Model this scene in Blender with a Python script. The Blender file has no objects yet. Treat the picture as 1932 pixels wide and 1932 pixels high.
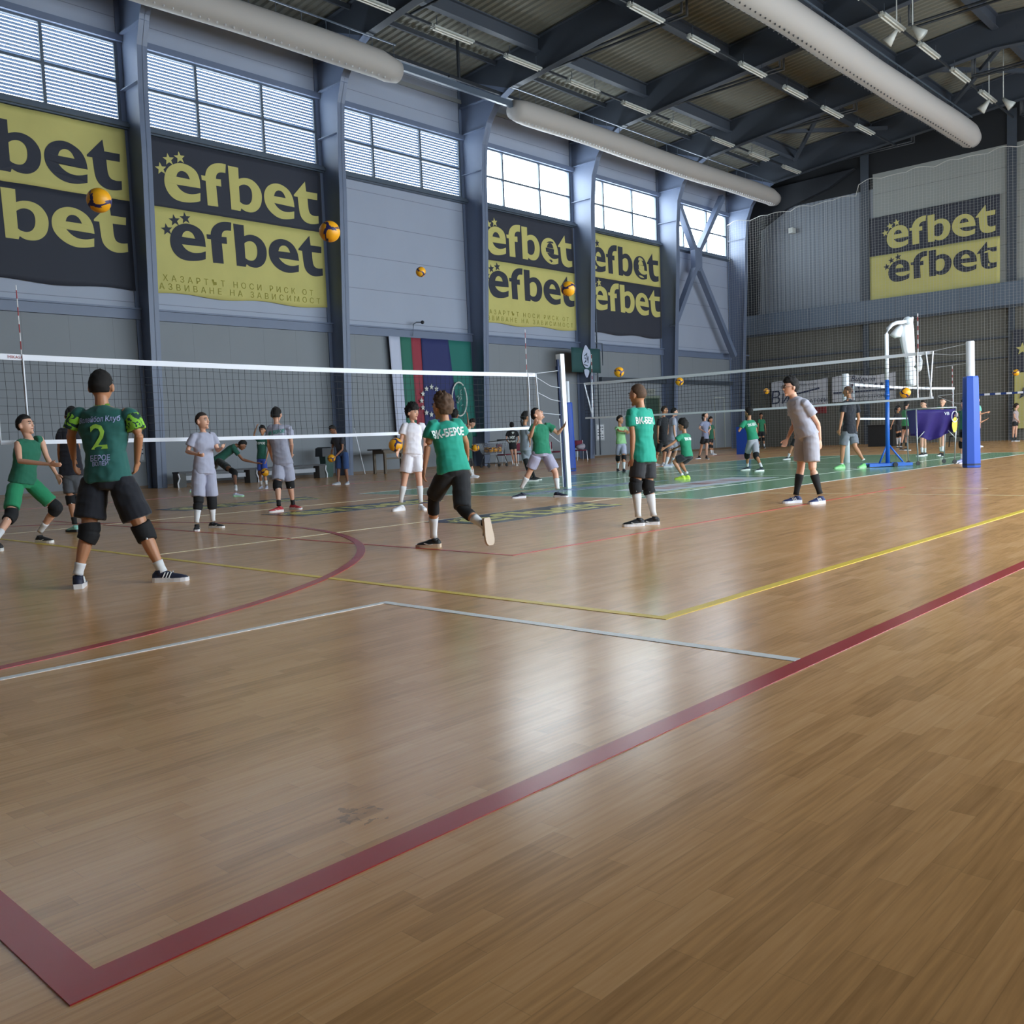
import bpy, bmesh, math, random
import numpy as np
from mathutils import Vector, Matrix, noise
from mathutils.bvhtree import BVHTree
from mathutils.geometry import tessellate_polygon
SC = bpy.context.scene
COL = SC.collection
WORK = bpy.data.scenes.new('work')      # small scratch scene where meshes are evaluated, removed at the end
def work_graph():
    with bpy.context.temp_override(scene=WORK, view_layer=WORK.view_layers[0]):
        dg = bpy.context.evaluated_depsgraph_get(); dg.update(); return dg
random.seed(7)
V = Vector
# ------------------------------------------------------------------ camera
RX = V((0.68055, -0.731548, -0.041101)); UX = V((0.08458, 0.022717, 0.996158)); FX = V((0.727803, 0.681412, -0.077334))
FPX = 1752.13
CAM = V((0, 0, 1.0))
cd = bpy.data.cameras.new('camera'); cam = bpy.data.objects.new('camera', cd); COL.objects.link(cam)
m = Matrix((RX, UX, -FX)).transposed().to_4x4(); m.translation = CAM
cam.matrix_world = m
cd.sensor_width = 36; cd.lens = 36 * FPX / 1932; cd.clip_start = .05; cd.clip_end = 400
SC.camera = cam
# ------------------------------------------------------------------ world, daylight, exposure
W = bpy.data.worlds.new('world'); SC.world = W; W.use_nodes = True
wn = W.node_tree.nodes; wl = W.node_tree.links
bg = wn['Background']; bg.inputs[0].default_value = (.92, .97, 1.0, 1); bg.inputs[1].default_value = 13
SC.view_settings.view_transform = 'Standard'; SC.view_settings.look = 'None'
SC.view_settings.gamma = 1; SC.view_settings.use_curve_mapping = False
SC.view_settings.exposure = 0.25
cy = SC.cycles
cy.max_bounces = 7; cy.diffuse_bounces = 4; cy.glossy_bounces = 3; cy.transmission_bounces = 4; cy.transparent_max_bounces = 12
cy.caustics_reflective = False; cy.caustics_refractive = False; cy.sample_clamp_indirect = 6
def portal(loc, sx, sy, rot):                 # marks a window opening so the sky's light is sampled well
    l = bpy.data.lights.new('daylight_opening', 'AREA'); l.shape = 'RECTANGLE'; l.size = sx; l.size_y = sy
    o = bpy.data.objects.new('daylight_opening', l); COL.objects.link(o); o.location = loc; o.rotation_euler = rot
    l.cycles.is_portal = True
COLX = [12.9 + 6.88 * k for k in range(-3, 6)]     # near edge of every portal frame
HP = math.pi / 2
for k in range(8):
    portal(((COLX[k] + COLX[k + 1] + .3) / 2, 27.12, 11.8), 6.58, 2.3, (-HP, 0, 0))
    if k > 1: portal(((COLX[k] + COLX[k + 1] + .3) / 2, -4.62, 4.2), 6.4, 6.0, (HP, 0, 0))
# ------------------------------------------------------------------ pixel helpers (picture frame 1932)
def ray(x, y): return FX + RX * ((x - 966) / FPX) - UX * ((y - 966) / FPX)
def onY(x, y, Y): d = ray(x, y); return CAM + d * (Y / d.y)
def onX(x, y, X): d = ray(x, y); return CAM + d * (X / d.x)
def onZ(x, y, z=0.): d = ray(x, y); return CAM + d * ((z - 1) / d.z)
def atD(x, y, D): return CAM + ray(x, y) * D
def depth(p): return (p - CAM).dot(FX)
# ------------------------------------------------------------------ materials
MATS = {}
def lin(c):
    c = c.lstrip('#'); v = [int(c[i:i + 2], 16) / 255 for i in (0, 2, 4)]
    return tuple(x / 12.92 if x < .04045 else ((x + .055) / 1.055) ** 2.4 for x in v)
def mat(name, col, rough=.6, metal=0, nz=0, nscale=8, sheen=0, coat=0, bump=0, bscale=30):
    if name in MATS: return MATS[name]
    m = bpy.data.materials.new(name); m.use_nodes = True; MATS[name] = m
    nt = m.node_tree; b = nt.nodes['Principled BSDF']
    if isinstance(col, str): col = lin(col)
    b.inputs['Base Color'].default_value = (*col, 1); b.inputs['Roughness'].default_value = rough
    b.inputs['Metallic'].default_value = metal
    if coat: b.inputs['Coat Weight'].default_value = coat; b.inputs['Coat Roughness'].default_value = .12
    if sheen: b.inputs['Sheen Weight'].default_value = sheen
    if nz or bump:
        tc = nt.nodes.new('ShaderNodeTexCoord'); n = nt.nodes.new('ShaderNodeTexNoise'); n.inputs['Scale'].default_value = nscale; n.inputs['Detail'].default_value = 4
        nt.links.new(tc.outputs['Object'], n.inputs['Vector'])
    if nz:
        mx = nt.nodes.new('ShaderNodeMix'); mx.data_type = 'RGBA'
        mx.inputs['A'].default_value = (*[x * (1 - nz) for x in col], 1); mx.inputs['B'].default_value = (*[min(1, x * (1 + nz)) for x in col], 1)
        nt.links.new(n.outputs['Fac'], mx.inputs['Factor']); nt.links.new(mx.outputs['Result'], b.inputs['Base Color'])
    if bump:
        n2 = nt.nodes.new('ShaderNodeTexNoise'); n2.inputs['Scale'].default_value = bscale; n2.inputs['Detail'].default_value = 3
        nt.links.new(tc.outputs['Object'], n2.inputs['Vector'])
        bp = nt.nodes.new('ShaderNodeBump'); bp.inputs['Strength'].default_value = bump; bp.inputs['Distance'].default_value = .02
        nt.links.new(n2.outputs['Fac'], bp.inputs['Height']); nt.links.new(bp.outputs['Normal'], b.inputs['Normal'])
    return m
def N(nt, t, **kw):
    n = nt.nodes.new(t)
    for k, v in kw.items():
        if k in ('op',): n.operation = v
        else: setattr(n, k, v)
    return n
def mth(nt, op, a, b=None, c=None):
    n = nt.nodes.new('ShaderNodeMath'); n.operation = op
    for i, v in enumerate((a, b, c)):
        if v is None: continue
        if isinstance(v, (int, float)): n.inputs[i].default_value = v
        else: nt.links.new(v, n.inputs[i])
    return n.outputs[0]
def floor_mat():
    m = bpy.data.materials.new('oak_parquet'); m.use_nodes = True; nt = m.node_tree; L = nt.links.new
    b = nt.nodes['Principled BSDF']
    g = nt.nodes.new('ShaderNodeNewGeometry'); s = nt.nodes.new('ShaderNodeSeparateXYZ'); L(g.outputs['Position'], s.inputs[0])
    X, Y = s.outputs[0], s.outputs[1]
    def strips(wd, ln, seed):
        row = mth(nt, 'FLOOR', mth(nt, 'DIVIDE', Y, wd))
        wr = nt.nodes.new('ShaderNodeTexWhiteNoise'); wr.noise_dimensions = '1D'; L(mth(nt, 'ADD', row, seed), wr.inputs['W'])
        xs = mth(nt, 'ADD', mth(nt, 'DIVIDE', X, ln), mth(nt, 'MULTIPLY', wr.outputs['Value'], 7.3))
        cell = mth(nt, 'FLOOR', xs)
        cb = nt.nodes.new('ShaderNodeCombineXYZ'); L(cell, cb.inputs[0]); L(row, cb.inputs[1]); cb.inputs[2].default_value = seed
        wc = nt.nodes.new('ShaderNodeTexWhiteNoise'); wc.noise_dimensions = '3D'; L(cb.outputs[0], wc.inputs['Vector'])
        fx = mth(nt, 'FRACT', xs); fy = mth(nt, 'FRACT', mth(nt, 'DIVIDE', Y, wd))
        ex = mth(nt, 'MULTIPLY', mth(nt, 'MINIMUM', fx, mth(nt, 'SUBTRACT', 1, fx)), ln)
        ey = mth(nt, 'MULTIPLY', mth(nt, 'MINIMUM', fy, mth(nt, 'SUBTRACT', 1, fy)), wd)
        return wc.outputs['Value'], mth(nt, 'MINIMUM', ex, ey)
    v1, e1 = strips(.066, .47, 3.1)
    v2, e2 = strips(.198, 2.2, 9.7)
    tc = nt.nodes.new('ShaderNodeMapping'); tc.inputs['Scale'].default_value = (1.2, 22, 1); L(g.outputs['Position'], tc.inputs[0])
    gr = nt.nodes.new('ShaderNodeTexNoise'); gr.inputs['Scale'].default_value = 3; gr.inputs['Detail'].default_value = 6; L(tc.outputs[0], gr.inputs['Vector'])
    big = nt.nodes.new('ShaderNodeTexNoise'); big.inputs['Scale'].default_value = .35; big.inputs['Detail'].default_value = 3; L(g.outputs['Position'], big.inputs['Vector'])
    t = mth(nt, 'ADD', mth(nt, 'MULTIPLY', v1, .24), mth(nt, 'MULTIPLY', v2, .12))
    t = mth(nt, 'ADD', t, mth(nt, 'MULTIPLY', gr.outputs['Fac'], .64))
    t = mth(nt, 'ADD', t, mth(nt, 'MULTIPLY', mth(nt, 'SUBTRACT', big.outputs['Fac'], .5), .3))
    cr = nt.nodes.new('ShaderNodeValToRGB'); L(t, cr.inputs[0])
    cr.color_ramp.elements[0].position = .15; cr.color_ramp.elements[0].color = (*lin('#b07f4c'), 1)
    cr.color_ramp.elements[1].position = .9; cr.color_ramp.elements[1].color = (*lin('#f5c188'), 1)
    e = cr.color_ramp.elements.new(.5); e.color = (*lin('#dfa669'), 1)
    seam = mth(nt, 'MULTIPLY', mth(nt, 'SUBTRACT', 1, mth(nt, 'MINIMUM', mth(nt, 'DIVIDE', e1, .0016), 1)), .22)
    # scuffed spots on the varnish near the first corner
    d = nt.nodes.new('ShaderNodeVectorMath'); d.operation = 'DISTANCE'; L(g.outputs['Position'], d.inputs[0]); d.inputs[1].default_value = (1.48, 2.02, 0)
    sc = nt.nodes.new('ShaderNodeTexNoise'); sc.inputs['Scale'].default_value = 26; sc.inputs['Detail'].default_value = 5; L(g.outputs['Position'], sc.inputs['Vector'])
    near = mth(nt, 'MAXIMUM', mth(nt, 'SUBTRACT', 1, mth(nt, 'DIVIDE', d.outputs['Value'], .26)), 0)
    spot = mth(nt, 'MULTIPLY', mth(nt, 'GREATER_THAN', mth(nt, 'MULTIPLY', sc.outputs['Fac'], mth(nt, 'ADD', near, .42)), .68), .45)
    spot = mth(nt, 'MULTIPLY', spot, mth(nt, 'GREATER_THAN', near, .01))
    dk = mth(nt, 'MAXIMUM', seam, spot)
    mx = nt.nodes.new('ShaderNodeMix'); mx.data_type = 'RGBA'; L(dk, mx.inputs['Factor']); L(cr.outputs[0], mx.inputs['A']); mx.inputs['B'].default_value = (*lin('#4a3624'), 1)
    L(mx.outputs['Result'], b.inputs['Base Color'])
    rr = mth(nt, 'ADD', mth(nt, 'MULTIPLY', gr.outputs['Fac'], .04), .21)
    L(rr, b.inputs['Roughness'])
    b.inputs['IOR'].default_value = 1.5; b.inputs['Specular IOR Level'].default_value = .5
    bp = nt.nodes.new('ShaderNodeBump'); bp.inputs['Strength'].default_value = .10; bp.inputs['Distance'].default_value = .004
    wv = nt.nodes.new('ShaderNodeTexNoise'); wv.inputs['Scale'].default_value = 2.2; L(g.outputs['Position'], wv.inputs['Vector'])
    L(wv.outputs['Fac'], bp.inputs['Height']); L(bp.outputs['Normal'], b.inputs['Normal'])
    return m
def panel_mat(name, col, pitch, groove, axis=2, rough=.55, dark=.55, nz=.06):
    """painted sheet panels with joints every pitch metres along one axis"""
    m = bpy.data.materials.new(name); m.use_nodes = True; nt = m.node_tree; L = nt.links.new; b = nt.nodes['Principled BSDF']
    if isinstance(col, str): col = lin(col)
    g = nt.nodes.new('ShaderNodeNewGeometry'); s = nt.nodes.new('ShaderNodeSeparateXYZ'); L(g.outputs['Position'], s.inputs[0])
    f = mth(nt, 'FRACT', mth(nt, 'DIVIDE', mth(nt, 'ADD', s.outputs[axis], .3), pitch))
    k = mth(nt, 'LESS_THAN', f, groove / pitch)
    n = nt.nodes.new('ShaderNodeTexNoise'); n.inputs['Scale'].default_value = .8; n.inputs['Detail'].default_value = 5; L(g.outputs['Position'], n.inputs['Vector'])
    v = mth(nt, 'ADD', mth(nt, 'MULTIPLY', n.outputs['Fac'], 2 * nz), 1 - nz)
    v = mth(nt, 'MULTIPLY', v, mth(nt, 'SUBTRACT', 1, mth(nt, 'MULTIPLY', k, 1 - dark)))
    mx = nt.nodes.new('ShaderNodeVectorMath'); mx.operation = 'SCALE'; mx.inputs[0].default_value = col; L(v, mx.inputs['Scale'])
    L(mx.outputs[0], b.inputs['Base Color']); b.inputs['Roughness'].default_value = rough
    MATS[name] = m
    return m
def glass_mat():
    m = bpy.data.materials.new('window_glass'); m.use_nodes = True; nt = m.node_tree; nt.nodes.remove(nt.nodes['Principled BSDF'])
    t = nt.nodes.new('ShaderNodeBsdfTransparent'); t.inputs[0].default_value = (.93, .97, 1, 1); g = nt.nodes.new('ShaderNodeBsdfGlossy'); g.inputs['Roughness'].default_value = .05
    x = nt.nodes.new('ShaderNodeMixShader'); x.inputs[0].default_value = .05
    nt.links.new(t.outputs[0], x.inputs[1]); nt.links.new(g.outputs[0], x.inputs[2]); nt.links.new(x.outputs[0], nt.nodes['Material Output'].inputs[0])
    return m
# ------------------------------------------------------------------ mesh helpers
def obj(name, bm, m=None, parent=None, smooth=False, mats=None):
    me = bpy.data.meshes.new(name); bm.normal_update(); bm.to_mesh(me); bm.free()
    if smooth:
        for p in me.polygons: p.use_smooth = True
    for mm in (mats or ([m] if m else [])): me.materials.append(mm)
    o = bpy.data.objects.new(name, me); COL.objects.link(o)
    if parent is not None:
        o.parent = parent
        if parent.type == 'EMPTY': o.matrix_parent_inverse = parent.matrix_basis.inverted()
    return o
def empty(name, loc=(0, 0, 0)):
    o = bpy.data.objects.new(name, None); COL.objects.link(o); o.location = loc; o.empty_display_size = .2; return o
def tag(o, label, cat, group=None, kind=None):
    o['label'] = label; o['category'] = cat
    if group: o['group'] = group
    if kind: o['kind'] = kind
    return o
def struct(o): o['kind'] = 'structure'; return o
def BM(): return bmesh.new()
def box(bm, a, b, mi=0):
    x0, y0, z0 = a; x1, y1, z1 = b
    v = [bm.verts.new(p) for p in ((x0, y0, z0), (x1, y0, z0), (x1, y1, z0), (x0, y1, z0), (x0, y0, z1), (x1, y0, z1), (x1, y1, z1), (x0, y1, z1))]
    for f in ((3, 2, 1, 0), (4, 5, 6, 7), (0, 1, 5, 4), (1, 2, 6, 5), (2, 3, 7, 6), (3, 0, 4, 7)):
        bm.faces.new([v[i] for i in f]).material_index = mi
def frame_of(d, up=V((0, 0, 1))):
    d = d.normalized()
    if abs(d.dot(up)) > .97: up = V((1, 0, 0)) if abs(d.x) < .9 else V((0, 1, 0))
    a = d.cross(up).normalized(); return a, a.cross(d).normalized()
def bar(bm, p, q, w, h=None, mi=0, up=V((0, 0, 1))):
    p = V(p); q = V(q); h = w if h is None else h; a, b = frame_of(q - p, up)
    vs = [bm.verts.new(c + a * (sx * w / 2) + b * (sy * h / 2)) for c in (p, q) for sx, sy in ((-1, -1), (1, -1), (1, 1), (-1, 1))]
    for f in ((0, 1, 2, 3), (7, 6, 5, 4), (0, 4, 5, 1), (1, 5, 6, 2), (2, 6, 7, 3), (3, 7, 4, 0)):
        bm.faces.new([vs[i] for i in f]).material_index = mi
def loft(bm, pts, rad, n=10, lat=None, mi=0, cap=True, sq=2.0):
    """closed tube; rad entries r or (a,b); lat = direction of the a axis (one or per point); sq>2 squarer section"""
    pts = [V(p) for p in pts]; rings = []
    for i, p in enumerate(pts):
        t = (pts[min(i + 1, len(pts) - 1)] - pts[max(i - 1, 0)])
        if t.length < 1e-6: t = V((0, 0, 1))
        t.normalize()
        l = lat[i] if isinstance(lat, (list, tuple)) else lat
        if l is None: a, b = frame_of(t)
        else:
            a = (l - t * l.dot(t))
            a = a.normalized() if a.length > 1e-4 else frame_of(t)[0]
            b = t.cross(a)
        r = rad[i] if isinstance(rad, (list, tuple)) else rad
        ra, rb = (r, r) if not isinstance(r, (list, tuple)) else r
        ring = []
        for k in range(n):
            th = 2 * math.pi * k / n; c, s = math.cos(th), math.sin(th)
            if sq != 2: c = math.copysign(abs(c) ** (2 / sq), c); s = math.copysign(abs(s) ** (2 / sq), s)
            ring.append(bm.verts.new(p + a * (c * ra) + b * (s * rb)))
        rings.append(ring)
    for i in range(len(rings) - 1):
        for k in range(n):
            k2 = (k + 1) % n
            bm.faces.new((rings[i][k], rings[i][k2], rings[i + 1][k2], rings[i + 1][k])).material_index = mi
    if cap:
        bm.faces.new(rings[0][::-1]).material_index = mi; bm.faces.new(rings[-1]).material_index = mi
    return rings
def ell(bm, c, r, ax=None, seg=16, rings=10, fn=None, mi=0):
    """ellipsoid; ax = three axes as columns; fn(dir)->local point overrides the radii"""
    c = V(c); ax = ax or (V((1, 0, 0)), V((0, 1, 0)), V((0, 0, 1)))
    r = (r, r, r) if isinstance(r, (int, float)) else r
    def P(d):
        q = fn(d) if fn else V((d.x * r[0], d.y * r[1], d.z * r[2]))
        return bm.verts.new(c + ax[0] * q.x + ax[1] * q.y + ax[2] * q.z)
    top = P(V((0, 0, 1))); bot = P(V((0, 0, -1))); R = []
    for i in range(1, rings):
        ph = math.pi * i / rings
        R.append([P(V((math.sin(ph) * math.cos(2 * math.pi * k / seg), math.sin(ph) * math.sin(2 * math.pi * k / seg), math.cos(ph)))) for k in range(seg)])
    for k in range(seg):
        k2 = (k + 1) % seg
        bm.faces.new((top, R[0][k], R[0][k2])).material_index = mi; bm.faces.new((bot, R[-1][k2], R[-1][k])).material_index = mi
        for i in range(len(R) - 1): bm.faces.new((R[i][k], R[i + 1][k], R[i + 1][k2], R[i][k2])).material_index = mi
def prism(bm, poly, f0, f1, holes=(), mi=0):
    """poly (2D) -> solid between f0(u,v) and f1(u,v), caps triangulated (holes allowed)"""
    loops = [poly] + list(holes)
    tri = tessellate_polygon([[V((p[0], p[1], 0)) for p in l] for l in loops])
    flat = [p for l in loops for p in l]
    A = [bm.verts.new(f0(*p)) for p in flat]; B = [bm.verts.new(f1(*p)) for p in flat]
    for t in tri:
        try:
            bm.faces.new([A[i] for i in t]).material_index = mi; bm.faces.new([B[i] for i in reversed(t)]).material_index = mi
        except ValueError: pass
    o = 0
    for l in loops:
        n = len(l)
        for i in range(n):
            j = (i + 1) % n
            try: bm.faces.new((A[o + i], A[o + j], B[o + j], B[o + i])).material_index = mi
            except ValueError: pass
        o += n
def finish_normals(bm): bmesh.ops.recalc_face_normals(bm, faces=bm.faces)
def textmesh(s, size=1.0, align='CENTER', space=1.0, shear=0, bold=0):
    """default-font text as (verts2d, tris) centred on its own box"""
    cu = bpy.data.curves.new('t', 'FONT'); cu.body = s; cu.size = size; cu.align_x = align; cu.space_character = space; cu.shear = shear; cu.offset = bold
    cu.resolution_u = 2
    o = bpy.data.objects.new('t', cu); WORK.collection.objects.link(o)
    dg = work_graph(); me = bpy.data.meshes.new_from_object(o.evaluated_get(dg))
    vs = [(v.co.x, v.co.y) for v in me.vertices]; fs = [tuple(p.vertices) for p in me.polygons]
    bpy.data.objects.remove(o); bpy.data.curves.remove(cu); bpy.data.meshes.remove(me)
    if not vs: return vs, fs
    cx = (min(v[0] for v in vs) + max(v[0] for v in vs)) / 2; cyy = (min(v[1] for v in vs) + max(v[1] for v in vs)) / 2
    return [(x - cx, y - cyy) for x, y in vs], fs
def put_text(bm, s, f, size=1., **kw):
    vs, fs = textmesh(s, size, **kw); A = [bm.verts.new(f(x, y)) for x, y in vs]
    for t in fs:
        try: bm.faces.new([A[i] for i in t])
        except ValueError: pass
# ------------------------------------------------------------------ the hall
Mfloor = floor_mat()
bm = BM(); box(bm, (-8.2, -4.7, -.2), (49.5, 27.3, 0)); FLOOR = struct(obj('floor', bm, Mfloor))
paint_rough = .26
M_red = mat('red_line_paint', '#b8383a', paint_rough, nz=.08, nscale=3); M_yel = mat('yellow_line_paint', '#f2cf4c', .4)
M_wht = mat('white_line_paint', '#f2f0ee', .4); M_grn = mat('green_court_paint', '#8fc094', .17, nz=.1, nscale=.6)
M_cream = mat('cream_line_paint', '#eadbb0', .4); M_thinred = mat('thin_red_line_paint', '#c8402f', .4)
M_logo_dark = mat('logo_dark_paint', '#2b2b35', .25); M_logo_yel = mat('logo_yellow_paint', '#e0d45c', .3)
def fbox(bm, x0, y0, x1, y1, z=.002): box(bm, (min(x0, x1), min(y0, y1), -.05), (max(x0, x1), max(y0, y1), z))
def lines(name, m, rects, z):
    bm = BM()
    for r in rects: fbox(bm, *r, z=z)
    return obj(name, bm, m, FLOOR)
lines('green_court_area', M_grn, [(12.1, 7.42, 31, 15.7)], .001)
lines('red_line', M_red, [(.61, 1.73, 46, 1.815), (.61, 1.815, .69, 20.22), (.61, 20.22, 46, 20.3)], .003)
lines('white_line', M_wht, [(-4, 4.59, 3.74, 4.64), (3.68, 1.82, 3.74, 4.59)], .0025)
lines('yellow_line', M_yel, [(4.16, 2.79, 4.22, 15.9), (4.22, 2.79, 30, 2.86)], .0028)
lines('cream_line', M_cream, [(4.22, 8.92, 15, 8.955), (4.22, 13.7, 12.1, 13.73), (13.4, -3, 13.44, 7.42), (14.72, 4.2, 14.77, 5.0)], .0022)
lines('thin_red_line', M_thinred, [(5.83, 5.47, 5.87, 16), (5.87, 5.47, 15, 5.51)], .0024)
lines('court_white_line', M_wht, [(12.05, 7.38, 31.05, 7.43), (12.05, 7.38, 12.1, 15.75), (31, 7.38, 31.05, 15.75), (12.05, 15.7, 31.05, 15.75), (12.1, 8.72, 31, 8.77), (15.5, 8.72, 15.55, 15.7), (18.5, 8.72, 18.55, 15.7), (21.4, 8.72, 21.45, 15.7), (12.1, 13.0, 31, 13.04), (24.6, 8.72, 24.65, 15.7)], .002)
bm = BM(); R0, R1 = 6.14, 6.22; n = 72; pr = None       # the red arc in front of the goal
for i in range(n + 1):
    a = -math.pi / 2 - .1 + (math.pi + .2) * i / n; c, s = math.cos(a), math.sin(a)
    cur = [bm.verts.new((.64 + R * c, 10.98 + R * s, z)) for R in (R0, R1) for z in (-.02, .0032)]
    if pr:
        for q in ((0, 1, 3, 2),): pass
        bm.faces.new((pr[1], cur[1], cur[3], pr[3])); bm.faces.new((pr[0], pr[2], cur[2], cur[0]))
        bm.faces.new((pr[0], cur[0], cur[1], pr[1])); bm.faces.new((pr[2], pr[3], cur[3], cur[2]))
    pr = cur
finish_normals(bm); obj('red_arc_line', bm, M_red, FLOOR)
# ---- lettering traced once, used on every banner and on the floor: corner flag after each x,z
GL = [
 ([2.169,0.749,1,2.162,1.025,0,2.076,1.24,0,1.883,1.368,0,1.637,1.414,0,1.421,1.374,0,1.218,1.268,0,1.077,1.108,0,0.994,0.855,0,1.009,0.618,0,1.107,0.424,0,1.276,0.285,0,1.502,0.239,0,1.769,0.256,0,2.008,0.308,0,2.141,0.359,1,2.159,0.609,1,1.991,0.542,0,1.787,0.509,0,1.606,0.535,0,1.464,0.618,0,1.38,0.734,1],[1.391,0.968,1,1.425,1.074,0,1.52,1.163,0,1.653,1.181,0,1.781,1.112,0,1.837,0.963,1]),
 ([3.111,1.653,1,3.004,1.656,0,2.827,1.639,0,2.631,1.572,0,2.465,1.433,0,2.385,1.28,0,2.363,1.162,1,2.222,1.159,1,2.236,1.016,1,2.366,1.014,1,2.388,0.273,1,2.747,0.281,1,2.723,0.925,1,2.907,0.933,1,2.905,1.153,1,2.732,1.138,1,2.747,1.25,0,2.823,1.342,0,2.949,1.38,0,3.08,1.378,1],[]),
 ([3.18,1.628,1,3.547,1.628,1,3.544,1.278,1,3.72,1.347,0,3.96,1.35,0,4.176,1.241,0,4.33,1.024,0,4.351,0.783,0,4.275,0.512,0,4.112,0.341,0,3.921,0.271,0,3.699,0.28,0,3.565,0.356,1,3.533,0.265,1,3.208,0.271,1],[3.534,1.038,1,3.649,1.121,0,3.816,1.142,0,3.958,1.06,0,4.002,0.89,0,3.979,0.677,0,3.884,0.533,0,3.751,0.484,0,3.605,0.506,0,3.536,0.56,1]),
 ([5.594,0.694,1,5.571,0.941,0,5.466,1.159,0,5.297,1.297,0,5.085,1.368,0,4.851,1.362,0,4.613,1.25,0,4.466,1.062,0,4.421,0.86,0,4.455,0.637,0,4.594,0.445,0,4.815,0.296,0,5.065,0.233,0,5.323,0.256,0,5.559,0.32,1,5.576,0.557,1,5.36,0.492,0,5.122,0.49,0,4.932,0.578,0,4.806,0.717,1],[4.81,0.938,1,4.85,1.059,0,4.953,1.148,0,5.09,1.158,0,5.203,1.083,0,5.264,0.94,1]),
 ([6.076,1.622,1,5.603,1.114,1,5.599,1.063,1,5.752,1.064,1,5.779,0.637,0,5.818,0.441,0,5.951,0.291,0,6.152,0.223,0,6.36,0.239,0,6.544,0.288,1,6.548,0.539,1,6.379,0.511,0,6.216,0.549,0,6.151,0.693,0,6.14,1.064,1,6.531,1.074,1,6.546,1.299,1,6.102,1.295,1],[])]
STARS = [(.918, 1.125), (1.182, 1.441), (1.542, 1.56)]
def chaikin(fl, it=2):
    P = [(fl[i], fl[i + 1], fl[i + 2]) for i in range(0, len(fl), 3)]
    for _ in range(it):
        Q = []; n = len(P)
        for i in range(n):
            a, b = P[i], P[(i + 1) % n]
            if a[2]: Q.append(a)
            q = (a[0] * .75 + b[0] * .25, a[1] * .75 + b[1] * .25, 0); r = (a[0] * .25 + b[0] * .75, a[1] * .25 + b[1] * .75, 0)
            if not a[2]: Q.append(q)
            if not b[2]: Q.append(r)
        P = Q
    return [(p[0], p[1]) for p in P]
GLYPHS = [(chaikin(a), [chaikin(b)] if b else []) for a, b in GL]
def star(cx, cz, r, n=5, rot=math.pi / 2, inner=.42):
    return [(cx + (r if i % 2 == 0 else r * inner) * math.cos(rot + math.pi * i / n), cz + (r if i % 2 == 0 else r * inner) * math.sin(rot + math.pi * i / n)) for i in range(2 * n)]
def wordmark(bm, f, th=.004, stars=True, skip=()):
    """f(u,v,w): banner coordinates -> world, w = distance off the cloth"""
    for i, (a, h) in enumerate(GLYPHS):
        prism(bm, a, lambda u, v: f(u, v, th * .3), lambda u, v: f(u, v, th), holes=h)
    if stars:
        for cx, cz in STARS: prism(bm, star(cx, cz, .19, rot=math.pi / 2 + .15), lambda u, v: f(u, v, th * .3), lambda u, v: f(u, v, th))
for (x0, y0) in ((7.75, 7.95), (7.75, 11.75), (7.75, 15.3)):     # painted logos on the parquet
    bm = BM(); L_ = 3.3
    prism(bm, [(x0 + .15, y0 - .12), (x0 + 3.0, y0 - .05), (x0 + L_ + .1, y0 + 1.0), (x0 + .1, y0 + .95)], lambda u, v: V((u, v, -.02)), lambda u, v: V((u, v, .0034)))
    finish_normals(bm); obj('floor_logo_field', bm, M_logo_dark, FLOOR)
    bm = BM(); wordmark(bm, lambda u, v, w: V((x0 - .2 + (u - .7) * .52 + .35, y0 - .08 + v * .56, .0035 + w * .1))); finish_normals(bm); obj('floor_logo_lettering', bm, M_logo_yel, FLOOR)
# sponsor marks painted on the green court
M_ad = mat('court_advert_white', '#c9d2dd', .3); M_adr = mat('court_advert_red', '#a8645c', .3); M_ady = mat('court_advert_gold', '#b59a4c', .3); M_adb = mat('court_advert_blue', '#4a5f9a', .3)
lines('court_advert_field', M_ad, [(13.6, 9.1, 17.9, 10.2)], .0016)
bm = BM()
for i, w in enumerate((.5, .3, .7, .4, .5)): fbox(bm, 14.2 + i * .62, 9.4, 14.2 + i * .62 + w * .7, 9.9, .002)
obj('court_advert_lettering', bm, M_adr, FLOOR)
bm = BM()
for i in range(6): fbox(bm, 12.6 + i * .55, 12.0 + .04 * i, 12.6 + i * .55 + .42, 12.35, .002)
obj('court_advert_gold_lettering', bm, M_ady, FLOOR)
bm = BM()
for i in range(7): fbox(bm, 12.5 + i * .6, 11.3, 12.5 + i * .6 + .5, 11.6, .002)
fbox(bm, 12.4, 11.1, 16.8, 11.18, .002); obj('court_advert_blue_lettering', bm, M_adb, FLOOR)
# ---- walls
M_up = panel_mat('white_wall_panels', '#98a1b4', 1.16, .02, rough=.5)
M_low = panel_mat('grey_wall_boards', '#7c8289', 1.25, .012, axis=0, rough=.6, dark=.75)
M_steel = mat('blue_grey_steel_paint', '#66728a', .45, nz=.08, nscale=2)
M_dark = mat('dark_steel_paint', '#3d444e', .5, nz=.1, nscale=2)
M_rafter = mat('shaded_roof_steel', '#3a404a', .55)
M_rail = mat('window_frame_grey', '#4f5a68', .4)
WX0, WX1, YR = -8, 49.3, -4.5
bm = BM()
box(bm, (WX0, 27, 0), (WX1 + .2, 27.25, 5.08), 1)
box(bm, (WX0, 27, 5.08), (WX1 + .2, 27.25, 10.66)); box(bm, (WX0, 27, 12.95), (WX1 + .2, 27.25, 15.9))
box(bm, (COLX[8], 27, 10.66), (WX1 + .2, 27.25, 12.95))
for x in COLX[:8]: box(bm, (x, 27, 10.66), (x + .32, 27.25, 12.95))
struct(obj('wall_left', bm, mats=[M_up, M_low]))
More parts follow.
